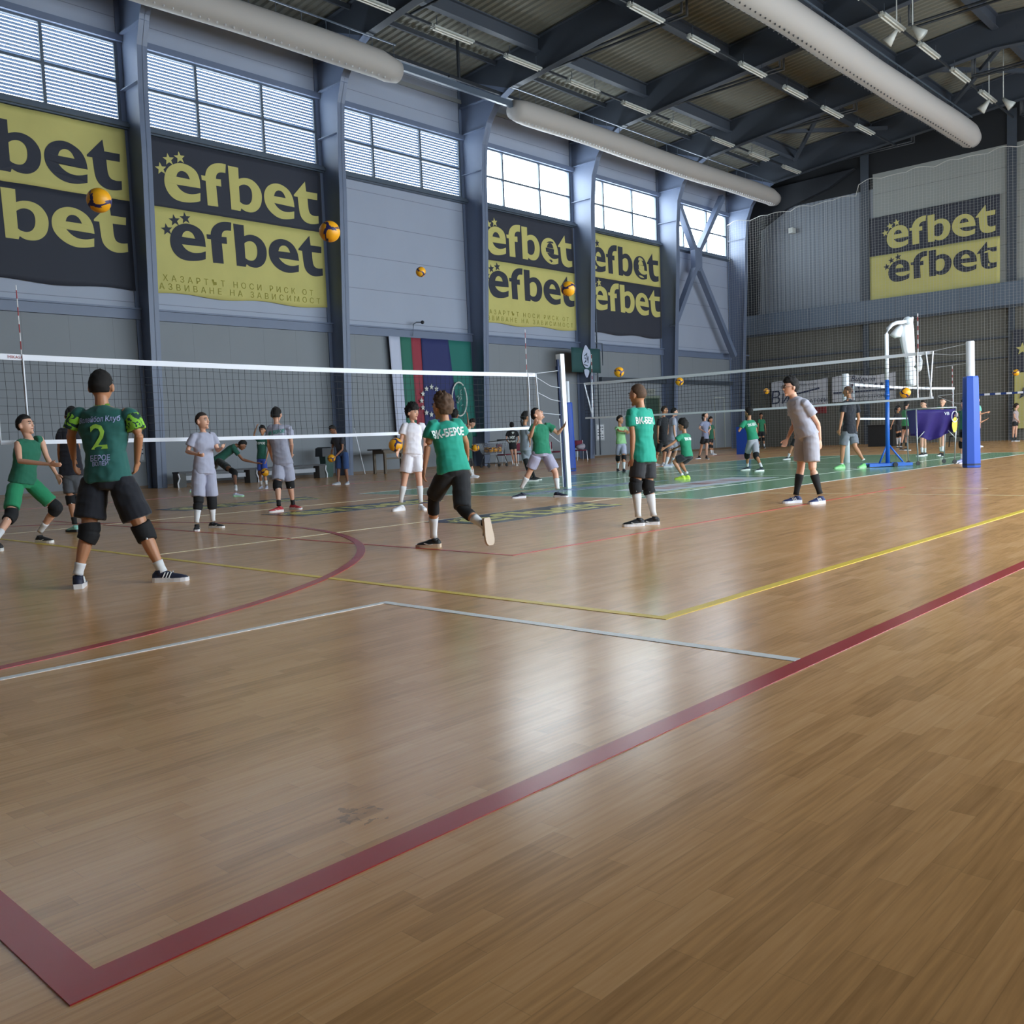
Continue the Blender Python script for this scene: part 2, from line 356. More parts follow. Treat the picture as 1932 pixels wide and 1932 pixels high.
bm = BM(); box(bm, (WX0, 26.88, 5.0), (WX1, 27, 5.3)); box(bm, (WX0, 26.8, 5.28), (WX1, 27, 5.33)); struct(obj('trim_1', bm, M_steel))
bm = BM(); box(bm, (WX0, 26.86, 10.46), (WX1, 27, 10.68)); box(bm, (WX0, 26.76, 10.5), (WX1, 26.9, 10.6)); struct(obj('trim_2', bm, M_rail))
bm = BM(); box(bm, (WX0, 26.84, 12.93), (WX1, 27, 13.12)); struct(obj('trim_3', bm, M_steel))
M_base = mat('brown_baseboard', '#6e5a48', .5)
bm = BM(); box(bm, (WX0, 26.96, 0), (WX1, 27, .09)); struct(obj('baseboard_left', bm, M_base))
bm = BM(); struct(obj('trim_4', (lambda b: (box(b, (WX0, 26.93, 14.35), (WX1, 27, 14.5)), b)[1])(bm), mat('wall_stain_grey', '#8d9396', .6)))
M_glass = glass_mat(); M_slat = mat('blind_slat_grey', '#8a96a8', .6)
_nt = M_slat.node_tree; _tr = _nt.nodes.new('ShaderNodeBsdfTranslucent'); _tr.inputs[0].default_value = (.05, .065, .095, 1); _ad = _nt.nodes.new('ShaderNodeAddShader')
_nt.links.new(_nt.nodes['Principled BSDF'].outputs[0], _ad.inputs[0]); _nt.links.new(_tr.outputs[0], _ad.inputs[1]); _nt.links.new(_ad.outputs[0], _nt.nodes['Material Output'].inputs[0])
MU = (2.4, 4.72)
for k in range(8):
    x0, x1 = COLX[k] + .32, COLX[k + 1]
    bm = BM()
    for a in (x0, x0 + MU[0] - .32, x0 + MU[1] - .32, x1 - .09):
        box(bm, (a, 26.97, 10.66), (a + .09, 27.06, 12.95))
    for z in (10.66, 11.76, 12.87): box(bm, (x0, 26.96, z), (x1, 27.05, z + .08))
    w = struct(obj('window_%d' % (k + 1), bm, M_rail))
    bm = BM(); box(bm, (x0, 27.08, 10.7), (x1, 27.09, 12.9)); g = obj('glass', bm, M_glass, w)
    if k < 6 and True:
        if COLX[k] < 26:      # louvred bays
            bm = BM(); z = 10.72
            while z < 12.9:
                a = (x0, 27.1, z); 
                vs = [bm.verts.new(p) for p in ((x0, 27.13, z), (x1, 27.13, z), (x1, 27.11, z + .07), (x0, 27.11, z + .07))]
                vs2 = [bm.verts.new(v.co + V((0, .004, 0))) for v in vs]
                bm.faces.new(vs); bm.faces.new(vs2[::-1])
                for i in range(4): bm.faces.new((vs[i], vs2[i], vs2[(i + 1) % 4], vs[(i + 1) % 4]))
                z += .098
            obj('louvre_slats', bm, M_slat, w)
# ---- end wall
M_end_low = panel_mat('brown_grey_boards', '#5d5c55', 1.1, .03, axis=1, rough=.7, dark=.6)
M_end_up = panel_mat('corrugated_grey_sheet', '#79818c', .25, .09, axis=1, rough=.5, dark=.72)
M_end_wht = panel_mat('pale_end_panels', '#8f9390', 1.2, .02, rough=.5)
M_ledge = panel_mat('blue_grey_ledge_sheet', '#5b6878', 1.55, .03, axis=1, rough=.45, dark=.6)
M_black = mat('black_tarpaulin', '#14171c', .8)
bm = BM()
box(bm, (WX1, YR, 0), (WX1 + .25, 27, 6.9), 0)
box(bm, (WX1, 19.55, 6.9), (WX1 + .25, 27, 13.2), 1)
box(bm, (WX1, YR, 6.9), (WX1 + .25, 19.55, 13.95), 2)
box(bm, (WX1, 19.55, 13.2), (WX1 + .25, 27, 17.5), 3); box(bm, (WX1, YR, 13.95), (WX1 + .25, 19.55, 17.5), 3)
struct(obj('wall_end', bm, mats=[M_end_low, M_end_up, M_end_wht, M_black]))
bm = BM(); box(bm, (WX1 - .35, YR, 6.42), (WX1, 27, 7.5)); struct(obj('trim_5', bm, M_ledge))
bm = BM(); box(bm, (WX1 - .4, YR, 6.3), (WX1, 27, 6.42)); box(bm, (WX1 - .12, YR, 4.9), (WX1, 27, 5.0)); box(bm, (WX1 - .12, YR, 3.95), (WX1, 27, 4.02)); struct(obj('trim_6', bm, M_dark))
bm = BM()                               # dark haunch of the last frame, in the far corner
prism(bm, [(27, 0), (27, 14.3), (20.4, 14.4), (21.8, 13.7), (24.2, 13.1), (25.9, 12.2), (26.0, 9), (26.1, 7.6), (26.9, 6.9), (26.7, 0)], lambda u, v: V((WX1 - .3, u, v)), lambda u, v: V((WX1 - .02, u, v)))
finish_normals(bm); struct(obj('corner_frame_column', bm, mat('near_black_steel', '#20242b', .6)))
for y in (19.95, 12.95, 6.0):
    bm = BM(); box(bm, (WX1 - .2, y - .12, 0), (WX1 - .02, y + .12, 6.3)); box(bm, (WX1 - .12, y - .2, 7.5), (WX1, y + .2, 15.5)); struct(obj('end_wall_post', bm, M_dark))
# ---- right and back walls with their tall windows (behind the camera)
M_other = mat('pale_wall_panels', '#b9bec2', .6)
YR = -4.5
bm = BM(); box(bm, (WX0, YR - .25, 0), (WX1, YR, 1.2)); box(bm, (WX0, YR - .25, 7.2), (WX1, YR, 15.9)); box(bm, (WX0, YR - .25, 1.2), (COLX[2], YR, 7.2))
for x in COLX[2:]: box(bm, (x - .1, YR - .25, 1.2), (x + .4, YR, 7.2))
box(bm, (COLX[8], YR - .25, 1.2), (WX1, YR, 7.2)); struct(obj('wall_right', bm, M_other))
for k in range(2, 8):
    bm = BM(); x0, x1 = COLX[k] + .4, COLX[k + 1] - .1
    for a in (x0, (x0 + x1) / 2, x1 - .09): box(bm, (a, YR - .1, 1.2), (a + .09, YR, 7.2))
    for z in (1.2, 3.2, 5.2, 7.12): box(bm, (x0, YR - .1, z), (x1, YR, z + .08))
    w = struct(obj('window_%d' % (k + 7), bm, M_rail)); bm = BM(); box(bm, (x0, YR - .16, 1.2), (x1, YR - .15, 7.2)); obj('glass', bm, M_glass, w)
bm = BM(); box(bm, (WX0 - .25, -4.75, 0), (WX0, 27.25, 16.9)); struct(obj('wall_back', bm, M_other))
# ---- roof
RIDGE = 11.25; SL = .085
def zdeck(y): return 15.38 + SL * (26 - max(y, 2 * RIDGE - y))
def zbot(y): return 14.18 + SL * (25 - max(y, 2 * RIDGE - y))
M_deck = mat('galvanised_roof_deck', '#6e6d63', .6, metal=.05, nz=.1, nscale=.7)
bm = BM(); prof = []; x = WX0 - .3
while x < WX1 + .3: prof += [(x, 0), (x + .11, 0), (x + .15, .07), (x + .26, .07)]; x += .30
rows = [[bm.verts.new((px, y, zdeck(y) + dz)) for px, dz in prof] for y in (27.3, RIDGE, -4.75)]
for a, b in zip(rows, rows[1:]):
    for i in range(len(a) - 1): bm.faces.new((a[i], a[i + 1], b[i + 1], b[i]))
struct(obj('ceiling', bm, M_deck))
INNER = [(26.35, 0), (26.12, 5), (25.88, 9.7), (25.85, 11.2), (25.74, 12.5), (25.45, 13.25), (24.95, 13.85), (24.2, 14.18)]
for k, x in enumerate(COLX):
    bm = BM(); half = INNER + [(y, zbot(y)) for y in (20, 15, RIDGE)]
    full = half + [(2 * RIDGE - y, z) for y, z in half[-2::-1]]
    outer = [(26.98, 0), (26.98, 15.25), (RIDGE, zdeck(RIDGE) - .03), (2 * RIDGE - 26.98, 15.25), (2 * RIDGE - 26.98, 0)]
    poly = full + outer[::-1]
    prism(bm, poly, lambda u, v: V((x + .14, u, v)), lambda u, v: V((x + .165, u, v)))
    def flange(path, w=.3, t=.03, s=1):
        pr = None
        for i, (yy, zz) in enumerate(path):
            a = path[max(i - 1, 0)]; b = path[min(i + 1, len(path) - 1)]; d = V((0, b[0] - a[0], b[1] - a[1])).normalized(); nn = V((0, d.z, -d.y)) * s * t
            cur = [bm.verts.new(V((x + dx, yy, zz)) + o) for dx in (0, w) for o in (V((0, 0, 0)), nn)]
            if pr:
                for q in ((0, 1), (1, 3), (3, 2), (2, 0)): bm.faces.new((pr[q[0]], pr[q[1]], cur[q[1]], cur[q[0]]))
            pr = cur
    flange(full); flange(outer, .3, .03, -1)
    for z in (11.55, 13.1):
        y1 = 25.85 if z < 12 else 25.5
        box(bm, (x + .01, y1, z), (x + .29, 26.97, z + .03)); 
    box(bm, (x - .02, 25.1, 14.12), (x + .14, 26.9, 14.16))
    finish_normals(bm)
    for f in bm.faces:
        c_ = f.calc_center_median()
        if c_.y < 24.3 and c_.z > 13.5: f.material_index = 1  # rafter faces coloured darker for the shade under the roof, same paint as columns
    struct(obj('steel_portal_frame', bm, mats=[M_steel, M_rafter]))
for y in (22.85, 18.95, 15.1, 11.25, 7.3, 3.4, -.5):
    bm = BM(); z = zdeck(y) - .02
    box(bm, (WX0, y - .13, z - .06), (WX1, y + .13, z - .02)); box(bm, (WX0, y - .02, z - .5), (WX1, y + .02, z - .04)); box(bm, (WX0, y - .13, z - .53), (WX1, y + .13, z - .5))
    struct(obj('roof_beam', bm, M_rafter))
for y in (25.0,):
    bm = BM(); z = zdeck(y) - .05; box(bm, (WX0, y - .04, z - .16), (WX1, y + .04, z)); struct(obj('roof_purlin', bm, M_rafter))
# cross braces on the wall and under the roof near the far end
bm = BM(); Yb = 26.3
c = onY(1314, 490, Yb); L1 = onY(1280, 388, Yb); L2 = onY(1362, 372, Yb); B1 = onY(1270, 618, Yb); B2 = onY(1385, 672, Yb)
up, dn = c + V((0, 0, .42)), c - V((0, 0, .42))
for p, q in ((L1, up - V((.16, 0, 0))), (L2, up + V((.16, 0, 0))), (B1, dn - V((.16, 0, 0))), (B2, dn + V((.16, 0, 0)))): bar(bm, p, q, .26, .3, up=V((0, 1, 0)))
box(bm, (c.x - .34, Yb - .14, c.z - .6), (c.x + .34, Yb + .14, c.z + .6)); struct(obj('wall_cross_brace', bm, M_steel))
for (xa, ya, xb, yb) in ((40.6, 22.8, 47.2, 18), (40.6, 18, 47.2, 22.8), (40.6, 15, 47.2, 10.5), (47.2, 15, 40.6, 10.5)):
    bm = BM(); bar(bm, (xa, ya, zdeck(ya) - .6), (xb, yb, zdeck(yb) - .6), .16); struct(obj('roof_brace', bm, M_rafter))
M_pipe = mat('black_heating_pipe', '#23272d', .5)
a_ = onX(866, 150, 24.2); bm = BM(); loft(bm, [a_, V((a_.x, a_.y, zdeck(a_.y) - .1))], .06, 8); box(bm, (a_.x - .5, a_.y - .04, a_.z - .05), (a_.x + .5, a_.y + .04, a_.z + .03)); struct(obj('ceiling_pipe', bm, M_pipe))
for k in range(3, 9):
    x = COLX[k] + .84
    for (ya, yb) in ((23.3, 17.15), (12.3, 4.5)):
        for dx, yv in ((0, yb if yb > 10 else ya), (.32, (yb if yb > 10 else ya) - .0)):
            if x + dx > 49: continue
            bm = BM(); loft(bm, [(x + dx, ya, 14.82), (x + dx, yb, 14.82)], .045, 8); loft(bm, [(x + dx, yv, 14.80), (x + dx, yv, zdeck(yv) - .05)], .045, 8)
            struct(obj('ceiling_pipe', bm, M_pipe, smooth=True))
# ------------------------------------------------------------------ banners on the walls
M_bk = mat('banner_black_cloth', '#2a2e3b', .75, sheen=.1); M_by = mat('banner_yellow_cloth', '#bfb870', .75, nz=.1, nscale=1.5)
M_faint = mat('banner_small_print', '#8f8a3a', .8)
def cloth_off(u, v, amp, seed, sag=0):
    a = min(1, .25 + (v + 2.6) * .5) * amp * (noise.noise(V((u * 1.1 + seed, v * .35, seed))) + .5 * noise.noise(V((u * 3.1, v * .5, seed + 9))))
    return a
def banner(name, label, F, w, top_yellow, amp=.03, seed=0, u0=.02, small=True, group=None, loc=None):
    """F(u,v,w): wall frame; v 0 = middle seam, v up; two cloth fields one above the other"""
    t = empty(name, loc); tag(t, label, 'banner', group)
    f = lambda u, v, d: F(u, v, d + .05 + amp + cloth_off(u, v, amp, seed))
    for part, (v0, v1) in (('upper_field', (0, 2.03)), ('lower_field', (-2.58, 0))):
        bm = BM(); nu, nv = 40, 14; grid = []
        for j in range(nv + 1):
            row = []
            for i in range(nu + 1):
                u = u0 + (w - u0) * i / nu; v = v0 + (v1 - v0) * j / nv
                if part == 'lower_field' and j == 0: v += .04 * math.sin(u * 2.2 + seed)
                row.append(bm.verts.new(f(u, v, 0)))
            grid.append(row)
        for j in range(nv):
            for i in range(nu): bm.faces.new((grid[j][i], grid[j][i + 1], grid[j + 1][i + 1], grid[j + 1][i]))
        bmesh.ops.recalc_face_normals(bm, faces=bm.faces); bmesh.ops.solidify(bm, geom=bm.faces[:], thickness=.004); bmesh.ops.recalc_face_normals(bm, faces=bm.faces)
        yel = (part == 'upper_field') == top_yellow
        obj(part, bm, M_by if yel else M_bk, t, smooth=True)
        bm = BM(); dz = 0 if part == 'upper_field' else -2.03 + .28
        du = 0 if part == 'upper_field' else .06
        wordmark(bm, lambda u, v, d: f(u + du, v * (1 if part == 'upper_field' else .97) + dz, .012 + d))
        finish_normals(bm); obj('lettering', bm, M_bk if yel else M_by, t)
        if yel and small and part == 'lower_field':
            bm = BM()
            for s, vv, uc in (('ХАЗАРТЪТ НОСИ РИСК ОТ', -2.1, 3.45), ('РАЗВИВАНЕ НА ЗАВИСИМОСТ', -2.36, 3.4)):
                put_text(bm, s, lambda x, y: f(uc + x, vv + y, .014), .26, space=1.75)
            finish_normals(bm); obj('small_print', bm, M_faint, t)
    return t
def left_wall(xb): return lambda u, v, d: V((xb + u, 27 - d, 8.41 + v))
banner('sponsor_banner', 'yellow over black sponsor banner at the left picture edge, only bet readable', left_wall(13.05 - 6.88), 6.75, True, .05, 1, u0=.2, small=False, loc=(9.6, 26.9, 5.83))
banner('sponsor_banner', 'black over yellow sponsor banner with the volleyball flying at its right edge', left_wall(13.05), 6.72, False, .03, 5, u0=.2, loc=(16.5, 26.9, 5.83))
banner('sponsor_banner', 'black over yellow sponsor banner right of the bare white wall bay', left_wall(13.05 + 2 * 6.88 + .05), 6.7, False, .03, 11, u0=.2, loc=(30.2, 26.9, 5.83))
banner('sponsor_banner', 'yellow over black sponsor banner beside the crossed steel braces', left_wall(13.05 + 3 * 6.88 + .05), 6.75, True, .03, 17, u0=.2, loc=(37, 26.9, 5.83))
banner('sponsor_banner', 'black over yellow sponsor banner on the far end wall behind the netting', lambda u, v, d: V((WX1 - d, 19.75 - u * .93, 9.75 + v * .97)), 6.75, False, .02, 23, small=False, loc=(49.2, 16.5, 7.3))
# ---- flags on the lower wall
M_fw = mat('flag_white', '#b9c0d6', .8); M_fg = mat('flag_green', '#2c6b5c', .8); M_fr = mat('flag_red', '#8e3442', .8); M_fb = mat('flag_blue', '#2a3163', .8); M_fc = mat('club_flag_green', '#1f6a62', .8)
M_star = mat('flag_star_silver', '#c9cdc8', .8)
def sheet(F, u0, u1, v0, v1, nu=10, nv=16):
    bm = BM(); g = [[bm.verts.new(F(u0 + (u1 - u0) * i / nu, v0 + (v1 - v0) * j / nv)) for i in range(nu + 1)] for j in range(nv + 1)]
    for j in range(nv):
        for i in range(nu): bm.faces.new((g[j][i], g[j][i + 1], g[j + 1][i + 1], g[j + 1][i]))
    bmesh.ops.recalc_face_normals(bm, faces=bm.faces); bmesh.ops.solidify(bm, geom=bm.faces[:], thickness=.006); bmesh.ops.recalc_face_normals(bm, faces=bm.faces); return bm
def flagF(seed, off): return lambda u, v: V((u + (5 - v) * off, 26.78 - .05 * noise.noise(V((u * 2 + seed, v * .3, 0))), v))
t = empty('hanging_flag', (23.1, 26.8, 1)); tag(t, 'vertical white green and red striped flag hanging on the left wall', 'flag')
for nme, mm, a, b in (('white_stripe', M_fw, 22.35, 22.9), ('green_stripe', M_fg, 22.9, 23.42), ('red_stripe', M_fr, 23.42, 23.92)):
    obj(nme, sheet(flagF(1, .045 if a < 22.5 else .03), a, b, 1.25, 5.0, 4), mm, t, smooth=True)
t = empty('hanging_flag', (24.6, 26.8, 1)); tag(t, 'dark blue flag with a circle of silver stars, between striped and green flag', 'flag')
obj('field', sheet(lambda u, v: flagF(3, .0)(u, v) + V((max(0, u - 23.9) * (5 - v) * .09, -.02, 0)), 23.92, 25.3, 1.2, 5.0), M_fb, t, smooth=True)
for i in range(12):
    a = math.pi * i / 6; q = onY(815 + 18.5 * math.sin(a), 756 - 26 * math.cos(a), 26.66); bm = BM()
    prism(bm, star(0, 0, .115, inner=.45), lambda u, v: V((q.x + u, 26.70, q.z + v)), lambda u, v: V((q.x + u, 26.68, q.z + v))); finish_normals(bm); obj('star', bm, M_star, t)
t = empty('hanging_flag', (26, 26.8, 1)); tag(t, 'plain green club flag with a round white outlined crest', 'flag')
obj('field', sheet(lambda u, v: flagF(5, .03)(u, v) + V(((u - 26.6) * (-.0) + max(0, 26.6 - u) * -(0) + (5 - v) * .06 * (26.6 - u) / 1.3, .03, 0)), 25.28, 26.62, 1.2, 5.0), M_fc, t, smooth=True)
cc = onY(867, 753, 26.66); bm = BM()
for i in range(40):
    a0, a1 = 2 * math.pi * i / 40, 2 * math.pi * (i + 1) / 40
    f = lambda a: V((cc.x + .40 * math.sin(a), 26.66, cc.z + .66 * math.cos(a) - (.0 if math.cos(a) > 0 else .0)))
    if not (3 < i < 5): bar(bm, f(a0), f(a1), .05, .03, up=V((0, 1, 0)))
obj('crest_ring', bm, M_star, t); bm = BM()
M_crest = mat('crest_grey', '#7f9792', .8)
for i in range(16):
    a = random.random() * 6.28; r = random.random() * .7; p = V((cc.x + .3 * r * math.sin(a), 26.66, cc.z + .5 * r * math.cos(a))); b = random.random() * 3.1
    bar(bm, p, p + V((.12 * math.cos(b), 0, .12 * math.sin(b))), .03, .01, up=V((0, 1, 0)))
obj('crest_drawing', bm, M_crest, t)
# ---- small dark green banner with the white emblem on the column
t = empty('emblem_banner', (33.9, 25.7, 3.9)); tag(t, 'dark green square banner with a white owl-like emblem hung across a column', 'banner')
a, b = onY(1078, 655, 25.7), onY(1134, 704, 25.7)
obj('cloth', sheet(lambda u, v: V((u, 25.7 + .02 * math.sin(u * 6), v)), a.x, b.x, b.z, a.z, 10, 4), mat('emblem_banner_green', '#21484a', .8), t, smooth=True)
e = onY(1105.5, 681, 25.66); bm = BM()
prism(bm, chaikin([-.16, .52, 0, -.1, .66, 0, .0, .74, 0, .1, .66, 0, .16, .56, 0, .3, .5, 0, .34, .1, 0, .26, -.22, 0, .1, -.34, 0, -.14, -.3, 0, -.3, 0, 0, -.28, .3, 0]), lambda u, v: V((e.x + u, 25.65, e.z + v * .95)), lambda u, v: V((e.x + u, 25.635, e.z + v * .95)))
prism(bm, chaikin([-.2, -.36, 0, .2, -.4, 0, .16, -.6, 0, .0, -.82, 0, -.14, -.62, 0]), lambda u, v: V((e.x + u, 25.65, e.z + v * .95)), lambda u, v: V((e.x + u, 25.635, e.z + v * .95)))
finish_normals(bm); obj('emblem', bm, mat('emblem_white', '#aab4cc', .7), t); bm = BM()
for p, q in (((-.14, .12), (-.02, .12)), ((-.02, .12), (-.05, -.06)), ((-.14, -.1), (-.08, 0)), ((-.14, .2), (.06, .34)), ((.02, .3), (.1, .0)), ((-.18, -.16), (.1, -.22)), ((.14, .2), (.1, -.1))):
    bar(bm, (e.x + p[0], 25.63, e.z + p[1]), (e.x + q[0], 25.63, e.z + q[1]), .035, .01, up=V((0, 1, 0)))
obj('emblem_lines', bm, mat('emblem_ink', '#1e2c3c', .7), t)
# ---- cable ladder, brackets, wall boards, door
M_metal = mat('grey_conduit', '#5c6672', .4, metal=.3)
bm = BM()
for px in (1113, 1122): p, q = onY(px, 530, 26.2), onY(px + 12, 858, 26.2); bar(bm, p, V((p.x, p.y, q.z)), .05)
p = onY(1113, 530, 26.2)
for i in range(9): bar(bm, (p.x, 26.2, 2.6 + i * .6), (p.x + .35, 26.2, 2.6 + i * .6), .03)
q = onY(1136, 648, 26.2); bar(bm, (q.x, 26.2, q.z), (q.x, 26.2, q.z - 1.0), .03); bar(bm, (p.x, 26.2, q.z), (q.x, 26.2, q.z), .04)
tag(obj('cable_ladder', bm, M_metal), 'narrow grey cable ladder running up beside the emblem banner', 'cable ladder')
t = empty('wall_camera', (23.8, 26.7, 5.1)); tag(t, 'thin curved bracket with a small camera above the red flag stripe', 'camera')
a = onY(779, 634, 26.8); b = onY(780, 612, 26.75); c = onY(786, 608, 26.7); d = onY(797, 608, 26.5)
bm = BM(); loft(bm, [a, b, c, d], .025, 6); obj('bracket', bm, M_metal, t); bm = BM(); ell(bm, d, .07); obj('camera_head', bm, mat('black_plastic', '#1b1d21', .4), t, smooth=True)
M_frame = mat('notice_frame_grey', '#9aa1a8', .4); M_paper = mat('notice_paper', '#c9cdd4', .7); M_ink = mat('notice_ink', '#4a505c', .7)
def board(label, px0, py0, px1, py1, rows_=5, cols=3, Y=26.9, name='notice_board'):
    a, b = onY(px0, py0, Y), onY(px1, py1, Y); x0, x1, z0, z1 = a.x, b.x, b.z, a.z
    t = empty(name, ((x0 + x1) / 2, Y, z0)); tag(t, label, 'notice board')
    bm = BM(); box(bm, (x0, Y, z0), (x1, 27.0, z1)); obj('frame', bm, M_frame, t)
    bm = BM(); box(bm, (x0 + .06, Y - .01, z0 + .06), (x1 - .06, Y, z1 - .06)); obj('sheet', bm, M_paper, t)
    bm = BM(); w, h = (x1 - x0 - .16) / cols, (z1 - z0 - .16) / rows_
    for i in range(cols):
        for j in range(rows_):
            if (i * 7 + j * 3) % 4: box(bm, (x0 + .08 + i * w + .02, Y - .014, z0 + .08 + j * h + .03), (x0 + .08 + (i + 1) * w - .03, Y - .01, z0 + .08 + j * h + .03 + h * .35))
    obj('printing', bm, M_ink, t)
board('framed white notice board on the wall right of the volleyball posts', 1124, 800, 1141, 831)
board('tall white notice sheet on the wall beside the first column, behind the number 2 player', 262, 832, 275, 871, 4, 1)
# doorway in the left wall
a, b = onY(1217, 751, 26.95), onY(1245, 860, 26.95)
bm = BM(); box(bm, (a.x - .12, 26.9, 0), (a.x, 27.0, a.z + .12)); box(bm, (b.x, 26.9, 0), (b.x + .12, 27.0, a.z + .12)); box(bm, (a.x, 26.9, a.z), (b.x, 27.0, a.z + .12))
d = struct(obj('door_1', bm, mat('door_frame_grey', '#6f7a6c', .5)))
bm = BM(); box(bm, (a.x, 26.955, 0), (b.x, 26.99, a.z)); obj('door_leaf', bm, mat('dark_green_door', '#2f4238', .5), d)
bm = BM(); box(bm, (b.x - .3, 26.93, 1.0), (b.x - .12, 26.955, 1.06)); obj('door_handle', bm, M_metal, d)
s = onY(1229, 739, 26.93); t = empty('exit_sign', (s.x, 26.9, s.z)); tag(t, 'small grey sign with dark letters over the green doorway', 'sign')
bm = BM(); box(bm, (s.x - .35, 26.94, s.z - .14), (s.x + .35, 26.99, s.z + .14)); obj('plate', bm, mat('sign_plate_grey', '#8b8f8a', .5), t)
bm = BM(); put_text(bm, 'EXIT', lambda x, y: V((s.x + x, 26.935, s.z + y)), .26); obj('lettering', bm, mat('sign_dark', '#2d3433', .5), t)
a, b = onY(1348, 750, 26.97), onY(1366, 752, 26.97)
bm = BM(); zt = a.z
for p, q in (((a.x, zt), (b.x, zt)), ((a.x, zt), (a.x, .1)), ((b.x, zt), (b.x, .1))): bar(bm, (p[0], 26.97, p[1]), (q[0], 26.97, q[1]), .05)
struct(obj('door_2', bm, mat('flush_door_outline', '#a6a9a4', .5)))
a, b = onY(1134, 716, 26.8), onY(1382, 727, 26.8)
bm = BM(); box(bm, (a.x, 26.75, a.z - .1), (b.x, 26.98, a.z + .12)); struct(obj('trim_7', bm, M_dark))
# ---- ceiling lights
M_lh = mat('light_housing_white', '#a6aaa6', .4); M_lt = mat('light_tube_grey', '#c4c4bc', .3)
def make_light(loc, rz, label, group):
    t = empty('ceiling_light', loc); t.rotation_euler = (0, 0, rz); tag(t, label, 'ceiling light', group)
    bm = BM(); box(bm, (-.9, -.12, .03), (.9, .12, .09)); box(bm, (-.95, -.05, .05), (-.9, .05, .13)); box(bm, (.9, -.05, .05), (.95, .05, .13)); o1 = obj('housing', bm, M_lh); o1.parent = t
    bm = BM(); [loft(bm, [(-.85, y, 0), (.85, y, 0)], .025, 6) for y in (-.06, .06)]; o2 = obj('tube', bm, M_lt); o2.parent = t
    bm = BM(); [box(bm, (x - .01, -.01, .09), (x + .01, .01, .45)) for x in (-.7, .7)]; o3 = obj('hanger', bm, M_dark); o3.parent = t
    return t
LP = None
ROWN = ['nearest the left wall', 'in the middle', 'at the right, beyond the big duct']
def place_light(loc, rz, label, group):
    global LP
    if LP is None: LP = make_light(loc, rz, label, group); return LP
    r = LP.copy(); COL.objects.link(r); r.location = loc; r.rotation_euler = (0, 0, rz); r['label'] = label; r['group'] = group
    for ch in LP.children: c = ch.copy(); COL.objects.link(c); c.parent = r
    return r
for ri, (Y, pts) in enumerate(((22.55, range(0, 9)), (17.35, range(1, 8)), (12.18, range(3, 8)))):
    xs0 = [18.8, 20.9, 24.4][0]
    for i in pts:
        x = 18.75 + 3.44 * i + (.1 if ri == 1 else 0)
        if x > 47: continue
        place_light((x, Y, 14.28), 0, 'unlit white twin tube light in the hanging row ' + ROWN[ri], 'twin tube lights in the row ' + ROWN[ri])
for i, (px, py) in enumerate(((720, 40), (983, 149), (1187, 226), (1347, 285))):
    p = onX(px, py, [20.3, 27.2, 34.1, 41][i])
    place_light(p, HP, 'unlit white light turned crosswise beside a roof frame above the left duct', 'crosswise lights beside the roof frames')
for Y in (22.55, 17.35, 12.18):
    bm = BM(); box(bm, (16, Y + .1, 14.42), (47, Y + .16, 14.5)); tag(obj('light_track', bm, M_pipe), 'long dark mounting rail carrying the light row ' + ROWN[int((23 - Y) / 5)], 'light track')
bm = BM(); box(bm, (WX0, 24.62, 14.02), (46.8, 24.7, 14.14)); tag(obj('cable_tray', bm, M_pipe), 'long dark cable tray with a pale edge running above the left wall ducts', 'cable tray')
M_spk = mat('speaker_white', '#b9bcb8', .4)
for i, (px, py) in enumerate(((1692, 65), (1722, 58), (1866, 196), (1893, 193))):
    p = onZ(px, py, 14.1); bm = BM(); s = -1 if i % 2 == 0 else 1
    loft(bm, [p + V((0, 0, .15)), p + V((s * .05, -s * .1, 0)), p + V((s * .1, -s * .3, -.22))], [.06, .1, .2], 12); bar(bm, p + V((0, 0, .1)), V((p.x, p.y, zdeck(p.y) - .12)), .03)
    tag(obj('horn_speaker', bm, M_spk, smooth=True), ['left one of the pale horn speakers nearer the camera under the roof', 'right one of the pale horn speakers nearer the camera under the roof', 'left one of the far pale horn speakers near the end wall', 'right one of the far pale horn speakers near the end wall'][i], 'speaker', 'horn speakers under the roof')
# ---- fabric air ducts
M_duct = mat('grey_duct_fabric', '#a5a19e', .7, bump=.25, bscale=3); M_noz = mat('duct_nozzle_white', '#b9b9bb', .5); M_noz2 = mat('duct_hole_dark', '#3a3a3c', .6)
def duct(label, x0, x1, Y, Z, R, nm, side, step=.26):
    t = empty('air_duct', ((x0 + x1) / 2, Y, Z)); tag(t, label, 'air duct')
    bm = BM(); n = 60; pts = []; rr = []
    for i in range(n + 1):
        u = i / n; x = x0 + (x1 - x0) * u
        w = math.sin(u * 9) * .03; e = min(u, 1 - u) * (x1 - x0)
        pts.append((x, Y, Z + w - (.06 if u > .97 else 0))); rr.append(R * (1 if e > .8 else .80 + .2 * math.sqrt(max(0, e / .8))) * (1 + .02 * math.sin(u * 23)))
    loft(bm, pts, rr, 28, lat=V((0, 1, 0))); obj('sleeve', bm, M_duct, t, smooth=True)
    bm = BM(); x = x0 + .5
    while x < x1 - .3:
        for a in side:
            d = V((0, math.sin(a), -math.cos(a))); p = V((x, Y, Z + math.sin((x - x0) / (x1 - x0) * 9) * .03)) + d * R * .985
            loft(bm, [p, p + d * .05], [.035, .02], 6)
        x += step
    obj('nozzle_row', bm, nm, t)
    bm = BM(); x = x0 + .4
    while x < x1: box(bm, (x, Y - .008, Z + R * .95), (x + .012, Y + .008, Z + R + .38)); x += .9
    box(bm, (x0, Y - .02, Z + R + .36), (x1, Y + .02, Z + R + .40)); obj('hanger_wires', bm, M_metal, t)
